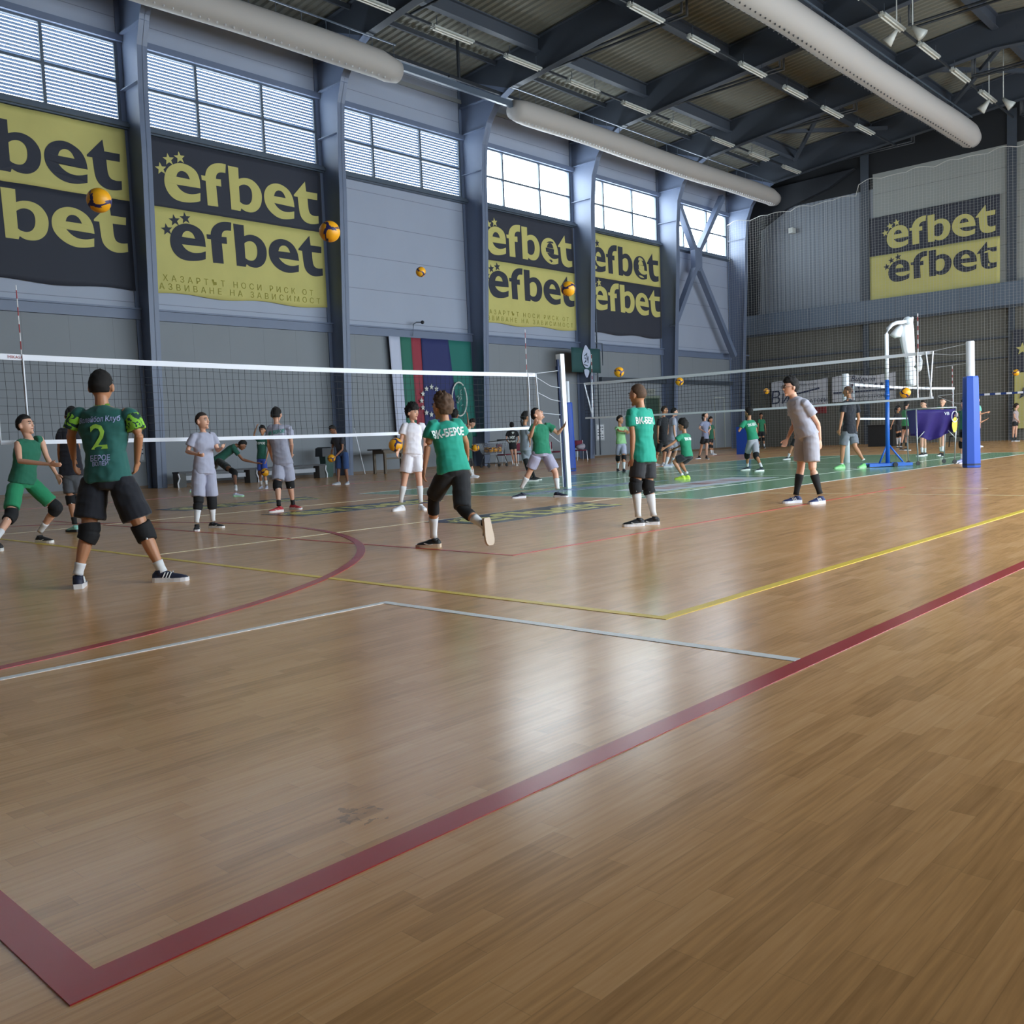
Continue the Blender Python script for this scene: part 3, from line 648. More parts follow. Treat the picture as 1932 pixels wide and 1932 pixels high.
duct('long sagging grey fabric duct along the left wall at the top left', -2, 21.0, 24.05, 13.32, .44, M_noz, (-.35,))
duct('grey fabric duct with a toothed white seam above the bright windows', 26.6, 47.3, 24.0, 13.32, .43, M_noz, (-.35,), .2)
duct('big grey fabric duct with dark holes hanging in the upper right', 23.6, 45.4, 13.55, 13.55, .5, M_noz2, (.62, -.1), .3)
bm = BM(); box(bm, (20.9, 24.0, 13.40), (26.7, 24.12, 13.62)); struct(obj('duct_beam', bm, M_rail))
# ------------------------------------------------------------------ protective netting before the end wall
M_net = mat('netting_cord_white', '#b4b4b0', .8)
def net_curtain():
    bm = BM(); X = 46.85
    def top(y): return 12.35 + (.015 * (26 - y)) + .10 * abs(math.sin((y - 26.6) * 2.6)) + (max(0, 19.4 - y) > 0) * .55
    def wav(y, z): return X + .14 * math.sin(y * 3.3 + .4 * math.sin(z * .7)) * (.4 + z / 16)
    y = 26.7
    while y > 3.0:
        zs = [0, 3, 6, 9, top(y)]; p = [V((wav(y, z), y + .02 * math.sin(z * 2 + y * 5), z)) for z in zs]
        for a, b in zip(p, p[1:]):
            vs = [bm.verts.new(q) for q in (a + V((0, -.0042, 0)), a + V((0, .0042, 0)), b + V((0, .0042, 0)), b + V((0, -.0042, 0)))]; bm.faces.new(vs)
        y -= .15
    z = .1
    while z < 13.4:
        y = 26.7; prev = None
        while y > 3.0:
            if z < top(y):
                cur = V((wav(y, z), y, z))
                if prev is not None:
                    vs = [bm.verts.new(q) for q in (prev + V((0, 0, -.0018)), prev + V((0, 0, .0018)), cur + V((0, 0, .0018)), cur + V((0, 0, -.0018)))]; bm.faces.new(vs)
                prev = cur
            else: prev = None
            y -= .33
        z += .13
    return bm, top, wav
bm, ntop, nwav = net_curtain()
t = empty('protective_netting', (46.85, 15, 0)); tag(t, 'tall white cord netting hung in front of the whole far end wall', 'netting')
obj('mesh', bm, M_net, t)
bm = BM(); pr = None; y = 26.7
while y > 3:
    c = V((nwav(y, 12.5), y, ntop(y)))
    if pr is not None: bar(bm, pr, c, .025)
    pr = c; y -= .15
obj('top_rope', bm, M_net, t)
# ------------------------------------------------------------------ volleyball nets and posts
M_tape = mat('net_tape_white', '#e4e8f2', .6); M_cord = mat('net_cord_black', '#22252b', .8); M_rope = mat('net_rope_white', '#c5c9d2', .7)
M_antr = mat('antenna_red', '#a23a3c', .5); M_antw = mat('antenna_white', '#e2e2e6', .5); M_post = mat('post_white_paint', '#e6ebf4', .35); M_padb = mat('blue_post_padding', '#1f4fb8', .45)
M_postb = mat('post_dark_rail', '#1d2c50', .5)
def vnet(label, A, B, zt, zb, ant, ropes=(), side=(), tw=.07, grid=.1, th=.0035, brand=False, cordm=None):
    """net from A to B (floor points), tapes at zt and zb, antennas at the given distances"""
    A = V((*A, 0)); B = V((*B, 0)); d = (B - A).normalized(); Ln = (B - A).length; nrm = V((-d.y, d.x, 0))
    sag = lambda u: -.035 * math.sin(math.pi * min(max(u / Ln, 0), 1))
    P = lambda u, z: A + d * u + V((0, 0, z + sag(u)))
    t = empty('volleyball_net', A); tag(t, label, 'volleyball net')
    bm = BM(); nseg = 12
    u = 0.0
    while u <= Ln + 1e-6:
        w = .02 * math.sin(u * 7); zz = [zb, (zt + zb) / 2, zt]; pp = [P(u, zb), P(u + w, (zt + zb) / 2), P(u, zt)]
        for a, b in zip(pp, pp[1:]): bar(bm, a, b, th)
        u += grid
    z = zb + grid
    while z < zt - tw:
        for i in range(nseg):
            a, b = Ln * i / nseg, Ln * (i + 1) / nseg; bar(bm, P(a, z + .008 * math.sin(a * 3 + z * 9)), P(b, z + .008 * math.sin(b * 3 + z * 9)), th)
        z += grid
    obj('mesh', bm, cordm or M_cord, t)
    def tape(name, z0, h):
        bm = BM()
        for i in range(nseg):
            a, b = Ln * i / nseg, Ln * (i + 1) / nseg; bar(bm, P(a, z0 - h / 2), P(b, z0 - h / 2), .012, h)
        obj(name, bm, M_tape, t)
    tape('top_tape', zt, tw); tape('bottom_tape', zb, tw * .72)
    for (ua, ub) in side:
        bm = BM(); bar(bm, P(ua, zt - .01), P(ub, zb - .03), .012, .05, up=nrm); obj('side_band', bm, M_tape, t)
    for ua, hh in ant:
        an = bmesh.new(); k = 0; z = zb - .02; H = zt + hh
        while z < H - .01:
            z2 = min(z + .1, H); loft(an, [P(ua, z) + nrm * .02, P(ua, z2) + nrm * .02], .006 if th < .005 else .009, 6, mi=k % 2); z = z2; k += 1
        obj('antenna', an, None, t, mats=[M_antw, M_antr])
        bm = BM(); bar(bm, P(ua, zt), P(ua, zb), .014, .05, up=nrm); obj('antenna_sleeve', bm, M_tape, t)
    for r in ropes:
        bm = BM(); pts = [V(p) for p in r]; loft(bm, pts, .006, 5); obj('rope', bm, M_rope, t)
    if brand:
        bm = BM(); put_text(bm, 'MIKASA', lambda x, y: P(.02 + .22 + x, zt - .035 + y) - nrm * .012, .05); obj('tape_lettering', bm, M_antr, t)
        bm = BM(); put_text(bm, 'MIKASA', lambda x, y: P(Ln - .13 + x, zt - .02 + y) - nrm * .012, .03); obj('tape_lettering', bm, M_antr, t)
    return t
PN = V((14.34, 11.88, 0)); ptop = V((14.28, 11.90, 2.65))
vnet('near volleyball net with black mesh and white tapes across the left half', (3.93, 11.88), (13.5, 11.88), 2.26, 1.24, ((.32, .82), (9.35, .82)),
     ropes=[[(13.5, 11.88, 2.25), (14.25, 11.88, 2.33)], [(13.5, 11.88, 2.19), (13.93, 11.88, 2.02), (14.28, 11.88, 1.98)], [(13.52, 11.88, 1.9), (13.93, 11.88, 1.76), (14.3, 11.88, 1.71)], [(13.57, 11.88, 1.5), (14.3, 11.88, 1.45)], [(13.57, 11.88, 1.24), (14.3, 11.88, .84)],
            [(3.93, 11.88, 1.22), (3.2, 11.88, 1.1)], [(3.93, 11.88, 2.22), (3.2, 11.88, 2.3)]], side=((.0, .0), (9.57, 9.64)), brand=True)
def post(label, base, top, r, sq=False, pad=None, rail=True):
    base = V(base); top = V(top); t = empty('net_post', base); tag(t, label, 'net post')
    bm = BM(); d = (top - base).normalized()
    if sq: bar(bm, base, top, r * 2, r * 2, up=V((1, 0, 0)))
    else: loft(bm, [base, top - d * .015, top], [r, r, r * .85], 20)
    obj('pole', bm, M_post, t, smooth=not sq)
    if rail:
        bm = BM(); o = V((-r - .02, .0, 0)); bar(bm, base + o + V((0, 0, .02)), base + (top - base) * .96 + o, .035, .05); obj('guide_rail', bm, M_postb, t)
        bm = BM(); o2 = V((-r - .055, .01, 0)); bar(bm, base + o2 + V((0, 0, .02)), base + (top - base) * .52 + o2, .018, .018); obj('net_strap', bm, M_post, t)
        bm = BM(); box(bm, tuple(top + V((-.11, -.03, -.34))), tuple(top + V((-.03, .03, -.24)))); obj('pulley', bm, M_postb, t)
    if pad:
        h, pr_ = pad; bm = BM(); pts = [base + (top - base) * (z / top.z) for z in (.0, .02, h * .4, h - .03, h)]
        loft(bm, pts, [pr_ * 1.04, pr_ * 1.12, pr_ * 1.08, pr_ * .96, pr_ * .9], 8, sq=3.2, lat=V((.8, .6, 0))); obj('padding', bm, M_padb, t, smooth=False)
        bm = BM(); q = base + V((0, 0, h * .62)); loft(bm, [base + V((-.6, -.8, 0)) * pr_ * .0 + V((0, 0, .05)), base + V((0, 0, .09))], pr_ * 1.13, 8, sq=3.2, lat=V((.8, .6, 0))); obj('padding_strap', bm, M_postb, t)
    return t
post('white net post with dark guide rail in the centre, beside the boy looking up', PN, ptop, .06, True)
# the long far net, running away from the camera
vnet('long far volleyball net over the green court, hung across the view', (21.4, 16.95), (21.4, 7.2), 2.57, 1.57, ((.28, .8), (9.42, .85)),
     ropes=[[(21.4, 7.2, 2.56), (21.4, 6.45, 2.66)], [(21.4, 7.2, 2.5), (21.4, 6.8, 2.44), (21.4, 6.45, 2.44)], [(21.4, 7.15, 2.2), (21.4, 6.45, 2.24)], [(21.4, 7.1, 1.56), (21.4, 6.75, 1.4), (21.4, 6.4, 1.36)], [(21.4, 7.1, 1.58), (21.4, 6.6, 1.6)], [(21.4, 16.95, 2.55), (21.4, 17.5, 2.6)]], side=((0, .28), (9.6, 9.72), (9.75, 9.68)), th=.006)
post('white net post with bright blue padding at the right', (21.4, 6.42, 0), (21.4, 6.44, 2.7), .085, pad=(1.95, .155), rail=False)
post('white net post with blue padding seen just behind the central white post', (21.4, 17.55, 0), (21.4, 17.6, 2.66), .06, pad=(2.03, .13), rail=False)
# third net
P3 = onZ(1597, 873); D3 = P3.y
vnet('third volleyball net, low and parallel to the left wall behind the blue stand', (P3.x + .55, D3), (P3.x + 8.9, D3), 2.17, 1.22, ((.0, .0), (8.2, .72)), ropes=[[(P3.x, D3, 2.2), (P3.x + .55, D3, 2.16)]], side=((0, 0),), th=.005)
post('slim white net post behind the man in black', P3, P3 + V((0, 0, 2.42)), .09, rail=False)
# ------------------------------------------------------------------ handball goal behind
M_gb = mat('goal_blue_paint', '#27407f', .4)
t = empty('handball_goal', (40.65, 10.98, 0)); tag(t, 'blue and white striped goal crossbar behind the blue padded post', 'goal')
def striped(a, b, name):
    bm = BM(); a = V(a); b = V(b); n = int((b - a).length / .2 + .5)
    for i in range(n): bar(bm, a.lerp(b, i / n), a.lerp(b, (i + 1) / n), .08, .08, mi=i % 2)
    obj(name, bm, None, t, mats=[M_tape, M_gb])
striped((40.65, 12.5, 2.04), (40.65, 9.46, 2.04), 'crossbar'); striped((40.65, 12.5, 0), (40.65, 12.5, 2.0), 'goal_post'); striped((40.65, 9.46, 0), (40.65, 9.46, 2.0), 'goal_post')
# ------------------------------------------------------------------ blue wheeled stand with the white bent pole and cloth sleeve
B0 = onZ(1675, 880); M_bs = mat('stand_blue_paint', '#2568c8', .4); M_rub = mat('black_rubber', '#17181a', .6); M_tulle = mat('white_net_cloth', '#e6ebf0', .7)
t = empty('wheeled_stand', B0); tag(t, 'blue wheeled stand with tall white bent pole at the right', 'stand')
RH = V((FX.y, -FX.x, 0)).normalized(); AW = V((FX.x, FX.y, 0)).normalized()
D0 = depth(B0)
def sp(px, py, dd=0): return atD(px, py, D0 + dd)
bm = BM()
c1, c2 = B0 - RH * .54, B0 + RH * .48
for q in (-.22, .22): bar(bm, c1 + AW * q + V((0, 0, .05)), c2 + AW * q + V((0, 0, .05)), .12, .07)
bar(bm, c1 + V((0, 0, .045)), c1 + RH * .75 + V((0, 0, .045)), .5, .05)
obj('base_frame', bm, M_bs, t)
for s in (-.3, .02): 
    bm = BM(); w = B0 + RH * .06 + AW * s + V((0, 0, .05)); loft(bm, [w - AW * .02, w + AW * .02], .055, 14); obj('wheel', bm, M_rub, t)
zj = 2.05; ztop = 3.42
bm = BM(); loft(bm, [B0 + V((0, 0, .05)), B0 + V((0, 0, zj))], .05, 12)
loft(bm, [B0 + V((0, 0, .55)), B0 - RH * .2 + V((0, 0, .08))], .022, 8); loft(bm, [B0 + V((0, 0, .55)), B0 + RH * .36 + V((0, 0, .1))], .022, 8); loft(bm, [B0 + V((0, 0, 1.65)), B0 + V((0, 0, 1.75))], .062, 12)
obj('blue_mast', bm, M_bs, t, smooth=True)
bm = BM(); loft(bm, [B0 + V((0, 0, zj))] + [B0 + V((0, 0, ztop - .3))] + [B0 + RH * (.3 - .3 * math.cos(a)) + V((0, 0, ztop - .3 + .27 * math.sin(a))) for a in (.5, 1.0, 1.4)] + [B0 + RH * .46 + V((0, 0, ztop - .02))], .045, 12); obj('white_pole', bm, M_post, t, smooth=True)
bm = BM(); w = B0 + RH * .5 + V((0, 0, ztop)); loft(bm, [w - AW * .03, w + AW * .03], .095, 18); obj('pulley_wheel', bm, mat('pale_plastic', '#b9c4cc', .4), t, smooth=True)
def cl(z, x0, x1, zz): return z
t2 = empty('cloth_sleeve', B0 + RH * .9); tag(t2, 'white gauzy cloth sleeve hanging from the bent pole of the stand', 'cloth')
prof = [(599.5, 1718, 1722), (601, 1715, 1722.5), (606, 1708, 1722.8), (613, 1701, 1723), (620, 1700, 1723.5), (640, 1699, 1724), (660, 1703, 1725), (680, 1709, 1726), (700, 1709, 1727), (715, 1709.5, 1728), (728, 1712, 1728)]
prof = sorted(prof)
bm = BM(); pts = []; rr = []
for (py, xa, xb) in prof:
    a = sp(xa, py); b = sp(xb, py); pts.append((a + b) / 2); rr.append(((b - a).length / 2, .09 + .02 * math.sin(py * .2)))
rg = loft(bm, pts, rr, 28, lat=RH)
for ring, (p) in zip(rg, pts):
    for i, v in enumerate(ring): v.co = p + (v.co - p) * (1 + .08 * math.sin(i * 2.2))
obj('sleeve', bm, M_tulle, t2, smooth=True)
bm = BM(); q = sp(1699, 622)
loft(bm, [sp(1702, 612), sp(1696, 622), sp(1689, 634), sp(1691, 637)], [.03, .09, .13, .04], 12, lat=RH); obj('gathered_tail', bm, M_tulle, t2, smooth=True)
t3 = empty('tied_cloth', B0 + RH * 1.1); tag(t3, 'knotted white cloth strip tied on the far net beside the sleeve', 'cloth')
bm = BM(); Dn = depth(V((21.4, 7.6, 0)))
loft(bm, [atD(1734, 668, Dn), atD(1736, 680, Dn), atD(1732, 692, Dn), atD(1736, 700, Dn)], [.03, .05, .09, .03], 10); loft(bm, [atD(1731, 670, Dn), atD(1737, 672, Dn)], [.02, .06], 8); obj('knot', bm, M_tulle, t3, smooth=True)
# ------------------------------------------------------------------ ball cart with purple cover
CB = onZ(1757, 876); t = empty('ball_cart', CB); tag(t, 'ball cart with purple fabric sling and castor legs', 'ball cart')
DC = depth(CB); M_pur = mat('purple_sling', '#3d2b8c', .6, sheen=.2); M_cart = mat('cart_tube_grey', '#a9adae', .35, metal=.5)
hw = 37 * DC / 1752; bm = BM(); g = []
for j in range(9):
    row = []
    for i in range(25):
        u = -1 + 2 * i / 24; v = j / 8; top = .0 if abs(u) > .96 else -.03; bot = -.60 - .16 * (1 - abs(u + .2)) ; z = 1.33 + top * (1 - v) + bot * v
        x = u * hw * (1 - .12 * v * (1 if u > 0 else .5)); y = -.28 + .06 * math.sin(u * 7 + v * 3) * v + .10 * v
        row.append(bm.verts.new(CB + RH * x + AW * y + V((0, 0, z))))
    g.append(row)
for j in range(8):
    for i in range(24): bm.faces.new((g[j][i], g[j][i + 1], g[j + 1][i + 1], g[j + 1][i]))
bmesh.ops.solidify(bm, geom=bm.faces[:], thickness=.01)
for s in (-1, 1): 
    vs = [bm.verts.new(CB + RH * (s * hw * k) + AW * y + V((0, 0, z))) for k, y, z in ((.97, -.28, 1.31), (.97, .28, 1.31), (.85, .2, .75), (.85, -.18, .75))]; bm.faces.new(vs)
vs = [bm.verts.new(CB + RH * (x * hw) + AW * .28 + V((0, 0, z))) for x, z in ((-.97, 1.31), (.97, 1.31), (.8, .7), (-.8, .7))]; bm.faces.new(vs)
obj('sling', bm, M_pur, t, smooth=True)
bm = BM(); q = CB + RH * hw * .84 - AW * .30
prism(bm, chaikin([.0, .1, 0, .09, .06, 0, .08, -.22, 0, .0, -.3, 0, -.05, -.1, 0]), lambda u, v: q + RH * u + V((0, 0, 1.02 + v)), lambda u, v: q + RH * u - AW * .012 + V((0, 0, 1.02 + v))); finish_normals(bm)
obj('yellow_emblem', bm, mat('cart_emblem_yellow', '#e0d33a', .5), t)
bm = BM()
for k in range(14):
    a = k * .42; bar(bm, q - AW * .02 + RH * (.02 + .07 * math.cos(a)) + V((0, 0, 1.12 + .13 * math.sin(a))), q - AW * .02 + RH * (.02 + .07 * math.cos(a + .42)) + V((0, 0, 1.12 + .13 * math.sin(a + .42))), .015)
put_text(bm, 'VB', lambda x, y: CB + RH * (hw * .48 + x) - AW * .33 + V((0, 0, 1.2 + y)), .1)
obj('white_lettering', bm, M_tape, t)
bm = BM()
for s in (-1, 1):
    for y in (-.27, .27): loft(bm, [CB + RH * s * hw + AW * y + V((0, 0, 1.33)), CB + RH * s * hw * .97 + AW * y + V((0, 0, .62)), CB + RH * s * hw * (.92) + AW * y + V((0, 0, .1))], .016, 8)
    loft(bm, [CB + RH * s * hw - AW * .27 + V((0, 0, 1.33)), CB + RH * s * hw + AW * .27 + V((0, 0, 1.33))], .016, 8)
for y in (-.27, .27): loft(bm, [CB + RH * -hw + AW * y + V((0, 0, 1.34)), CB + RH * hw + AW * y + V((0, 0, 1.34))], .016, 8)
for s in (-1, 1): loft(bm, [CB + RH * s * hw * .95 - AW * .27 + V((0, 0, .62)), CB + RH * s * hw * .6 - AW * .27 + V((0, 0, .8))], .012, 6)
obj('tube_frame', bm, M_cart, t, smooth=True)
for s in (-1, 1):
    for y in (-.27, .27): bm = BM(); w = CB + RH * s * hw * .92 + AW * y + V((0, 0, .05)); loft(bm, [w - AW * .015, w + AW * .015], .05, 12); obj('wheel', bm, M_rub, t)
# ------------------------------------------------------------------ benches along the wall
M_seat = mat('bench_dark_top', '#33343b', .5); M_bw = mat('bench_white_board', '#a6abb4', .5); M_bg = mat('bench_grey_side', '#4b4c4c', .6)
def bench(label, x0, x1, y):
    t = empty('bench', ((x0 + x1) / 2, y, 0)); tag(t, label, 'bench', 'low benches along the left wall')
    bm = BM(); box(bm, (x0, y - .2, .41), (x1, y + .2, .46)); obj('seat', bm, M_seat, t)
    bm = BM(); box(bm, (x0 + .3, y - .02, .2), (x1 - .3, y + .02, .33)); obj('stretcher', bm, M_bw, t)
    for x in (x0 + .12, x1 - .12):
        bm = BM(); box(bm, (x - .12, y - .17, 0), (x + .12, y + .17, .41)); obj('end_panel', bm, M_bg, t)
        s = 1 if x > (x0 + x1) / 2 else -1
        bm = BM(); loft(bm, [V((x + s * .13, y - .19, .41)), V((x + s * .10, y - .2, .27)), V((x + s * .16, y - .2, .13)), V((x + s * .15, y - .2, .0))], .022, 6); obj('curved_edge', bm, M_tape, t)
def bx(px, Y): return onY(px, 880, Y).x
for l, a, b in (('low dark bench behind the boy in grey and the bending boy', 330, 478), ('low dark bench between the bending boy and the green bin', 487, 608)):
    bench(l, bx(a, 25.9), bx(b, 25.9), 25.9)
# bin
bc = V((bx(617, 26.2), 26.2, 0)); t = empty('waste_bin', bc); tag(t, 'green waste bin with a black lid beside the low bench', 'bin')
bm = BM(); loft(bm, [bc, bc + V((0, 0, .72))], [.19, .25], 4, lat=V((1, 1, 0))); obj('body', bm, mat('bin_green', '#26483f', .5), t)
bm = BM(); loft(bm, [bc + V((-.1, 0, .7)), bc + V((-.1, 0, .98)), bc + V((-.1, 0, 1.02))], [.3, .28, .2], 4, lat=V((1, 1, 0))); obj('lid', bm, mat('bin_black', '#22262c', .5), t)
# leaning white rod
a = V((bx(672, 26.8), 26.8, 1.65)); b = V((bx(688, 26.3), 26.3, 0.01)); bm = BM(); loft(bm, [a, b], .02, 8); tag(obj('leaning_rod', bm, M_post), 'thin white rod leaning on the wall left of the wooden table', 'rod')
# table
M_wood = mat('table_wood_brown', '#5d5140', .5); M_ttop = mat('table_top_dark', '#3c3a38', .5)
x0, x1 = bx(708, 25.6), bx(775, 25.6); t = empty('wooden_table', ((x0 + x1) / 2, 25.6, 0)); tag(t, 'wooden table with dark top against the wall behind the boy in white', 'table')
bm = BM(); box(bm, (x0, 25.2, .83), (x1, 26.0, .87)); obj('tabletop', bm, M_ttop, t)
bm = BM(); box(bm, (x0 + .2, 25.3, .5), (x1 - .2, 25.34, .56)); box(bm, (x0 + .15, 25.3, .7), (x1 - .15, 25.9, .83)); obj('apron', bm, M_wood, t)
for xx in (x0 + .2, x1 - .2):
    for yy in (25.3, 25.88): bm = BM(); box(bm, (xx - .04, yy - .04, 0), (xx + .04, yy + .04, .75)); obj('leg', bm, M_wood, t)
# shopping cart
M_wire = mat('cart_wire_chrome', '#8a9098', .35, metal=.6); M_ch = mat('cart_handle_black', '#1f2124', .5)
cx = bx(932, 24.6); cc = V((cx, 24.6, 0)); t = empty('shopping_cart', cc); tag(t, 'wire shopping cart with balls parked by the left wall', 'shopping cart')
bm = BM()
def rim(z, a, b, yo): return [V((cx - a, 24.6 - yo, z)), V((cx + b, 24.6 - yo, z)), V((cx + b, 24.6 + yo, z)), V((cx - a, 24.6 + yo, z))]
lo, hi = rim(.50, .38, .40, .2), rim(.92, .62, .5, .3)
for L4 in (lo, hi):
    for i in range(4): bar(bm, L4[i], L4[(i + 1) % 4], .02)
for i in range(4):
    for k in range(12):
        u = k / 12; bar(bm, lo[i].lerp(lo[(i + 1) % 4], u), hi[i].lerp(hi[(i + 1) % 4], u), .008)
    for k in range(1, 5): bar(bm, lo[i].lerp(hi[i], k / 5), lo[(i + 1) % 4].lerp(hi[(i + 1) % 4], k / 5), .008)
obj('basket', bm, M_wire, t); bm = BM()
for s in (-.22, .22):
    loft(bm, [V((cx + .5, 24.6 + s, .98)), V((cx + .36, 24.6 + s, .5)), V((cx + .52, 24.6 + s, .14))], .016, 6); loft(bm, [V((cx + .52, 24.6 + s, .14)), V((cx - .5, 24.6 + s * .8, .14)), V((cx - .3, 24.6 + s * .8, .5))], .014, 6)
obj('chassis', bm, M_wire, t, smooth=True)
bm = BM(); loft(bm, [V((cx + .55, 24.3, 1.02)), V((cx + .55, 24.9, 1.02))], .022, 8); loft(bm, [V((cx - .55, 24.3, .96)), V((cx + .55, 24.3, 1.02))], .015, 8); obj('handle', bm, M_ch, t)
for sx_ in (-.48, .5):
    for s in (-.2, .2): bm = BM(); loft(bm, [V((cx + sx_, 24.6 + s - .015, .065)), V((cx + sx_, 24.6 + s + .015, .065))], .065, 12); obj('wheel', bm, M_rub, t)
CARTB = cc
# chairs
M_chf = mat('chair_frame_chrome', '#b4b6bb', .35, metal=.4); M_redc = mat('chair_red_fabric', '#6e2238', .8); M_blkc = mat('chair_black_fabric', '#17181b', .8)
def chair(label, px, Y, rz, seatm, z=0, back=True, group=None, name='chair'):
    o = V((onY(px, 860, Y).x, Y, 0)) if not isinstance(px, V) else px; t = empty(name, o); tag(t, label, 'chair', group)
    Rm = Matrix.Rotation(rz, 3, 'Z'); q = lambda x, y, z: o + Rm @ V((x, y, z))
    bm = BM(); loft(bm, [q(-.22, 0, .43), q(.22, 0, .43)], [(.21, .03), (.21, .03)], 10, lat=Rm @ V((0, 1, 0)), sq=4); obj('seat', bm, seatm, t, smooth=True)
    if back: bm = BM(); loft(bm, [q(-.2, .22, .7), q(.2, .22, .7)], [(.16, .025)] * 2, 10, lat=V((0, 0, 1)), sq=4); obj('backrest', bm, seatm, t, smooth=True)
    for s in (-1, 1):
        bm = BM(); loft(bm, [q(s * .22, -.2, .42), q(s * .24, -.24, 0)], .013, 6); obj('leg', bm, M_chf if seatm is M_redc else M_blkc, t)
        bm = BM(); loft(bm, [q(s * .22, .23, .86 if back else .42), q(s * .22, .2, .42), q(s * .24, .26, 0)], .013, 6); obj('leg', bm, M_chf if seatm is M_redc else M_blkc, t)
chair('folding chair with dark red seat beside the shopping cart', 951, 25.3, .2, M_redc)
chair('folding chair with dark red seat in front of the girl in black', 982, 25.6, -.3, M_redc)
chair('light metal folding chair just left of the blue padded post at the wall', 1050, 25.2, .6, M_redc)
chair('folding chair under a pale bag right of the central net posts', 1095, 25.3, -.5, M_redc)
p = onZ(1803, 843); chair('black office chair behind the purple ball cart', p, 0, math.radians(200), M_blkc)
bm = BM(); q = V((onY(1095, 846, 25.3).x, 25.28, .575)); ell(bm, q, (.26, .16, .11)); ell(bm, q + V((.12, 0, .05)), (.14, .12, .09)); tag(obj('cloth_bag', bm, mat('pale_bag_cloth', '#9d99a8', .8), smooth=True), 'pale crumpled bag lying on the folding chair by the wall', 'bag')
p = onZ(1667, 842); bm = BM(); box(bm, (p.x - .3, p.y - .55, 0), (p.x + .4, p.y + .6, .95)); box(bm, (p.x - .34, p.y - .59, .95), (p.x + .44, p.y + .64, 1.0)); tag(obj('storage_box', bm, mat('black_box', '#202124', .6)), 'black storage box standing near the far wall left of the girls', 'box')
# blue mat leaning far
p = onZ(1402, 857); bm = BM(); box(bm, (p.x, p.y - .3, 0), (p.x + .08, p.y + .3, 1.15)); tag(obj('padded_mat', bm, M_padb), 'upright blue mat behind the boy stepping in grey shorts', 'mat')
# wall banners at the far end
def farb(label, a, b, writes):
    p, q = onX(*a, 49.1), onX(*b, 49.1); t = empty('text_banner', ((p + q) / 2)); tag(t, label, 'banner')
    f = lambda u, v, d: V((49.1 - d + .02 * math.sin(u * 9), p.y + (q.y - p.y) * u, q.z + (p.z - q.z) * v + .06 * math.sin(u * 7) * v))
    obj('cloth', (lambda bm: bm)(sheet(lambda u, v: f(u, v, 0), 0, 1, 0, 1, 16, 4)), mat('banner_white_cloth', '#c4c5cc', .8), t)
    w = abs(q.y - p.y); h = p.z - q.z; bm = BM()
    for s, u, v, sz, sh in writes:
        if isinstance(s, int):
            for k in range(s): prism(bm, star(.34 + .09 * k, .58, 1, 6, inner=.6) and [(.34 + .09 * k + (x_ - .34 - .09 * k) * .035, .58 + (y_ - .58) * .12) for x_, y_ in star(.34 + .09 * k, .58, 1, 6, inner=.6)], lambda a_, b_: f(a_, b_, .02), lambda a_, b_: f(a_, b_, .03))
            continue
        if isinstance(s, tuple):
            bar(bm, f(s[0], s[1], .03), f(s[2], s[3], .03), .02, .09); continue
        put_text(bm, s, lambda x, y: f(u + x / w, v + y / h, .03), sz, shear=sh)
    obj('lettering', bm, mat('banner_dark_print', '#2b3350', .8), t)
farb('left one of two white text banners on the far wall behind the netting', (1455, 722), (1562, 764), [('Ви', .17, .40, 1.0, .1), ('РЕГИСТРАТОРИ', .64, .2, .3, 0), ('СПОРТЕН КЛУБ', .6, .84, .18, .3), ((.4, .46, .86, .66), 0, 0, 0, 0)])
farb('right one of two white text banners on the far wall, black artwork', (1570, 712), (1690, 752), [('Bulgaria', .5, .83, .42, .4), (7, 0, 0, 0, 0), ((.02, .36, .98, .36), 0, 0, 0, 0), ('МАГНЕТРОНИ', .62, .16, .26, 0)])
t = empty('yellow_banner', (49.1, 12, 1)); tag(t, 'yellow banner with dark star at the right picture edge', 'banner')
p, q = onX(1914, 702, 49.0), onX(1990, 806, 49.0)
obj('cloth', sheet(lambda u, v: V((49.0, u, v)), q.y, p.y, q.z, p.z, 6, 6), M_by, t)
bm = BM(); c = onX(1931, 742, 48.95); prism(bm, star(0, 0, .3), lambda u, v: V((48.97, c.y - u, c.z + v)), lambda u, v: V((48.95, c.y - u, c.z + v))); finish_normals(bm); obj('star', bm, M_bk, t)
t = empty('dark_banner', (49.1, 12, 4)); tag(t, 'dark banner with a yellow star at the right edge above the yellow one', 'banner')
p, q = onX(1912, 622, 49.0), onX(1990, 698, 49.0); obj('cloth', sheet(lambda u, v: V((49.0, u, v)), q.y, p.y, q.z, p.z, 6, 6), M_bk, t)
bm = BM(); c = onX(1929, 658, 48.95); prism(bm, star(0, 0, .3), lambda u, v: V((48.97, c.y - u, c.z + v)), lambda u, v: V((48.95, c.y - u, c.z + v))); finish_normals(bm); obj('star', bm, M_by, t)
p = onX(1540, 770, 49.2); bm = BM(); box(bm, (49.06, p.y - .55, p.z - .3), (49.29, p.y + .55, p.z + .22)); tag(obj('red_cabinet', bm, mat('hydrant_red', '#7a2528', .5)), 'dull red cabinet on the far wall below the text banners', 'cabinet')
p = onX(1496, 436, 49.2); bm = BM(); box(bm, (48.9, p.y - .12, p.z - .14), (49.3, p.y + .12, p.z + .14)); tag(obj('wall_speaker', bm, M_spk), 'tiny white box high on the corrugated end wall', 'speaker')
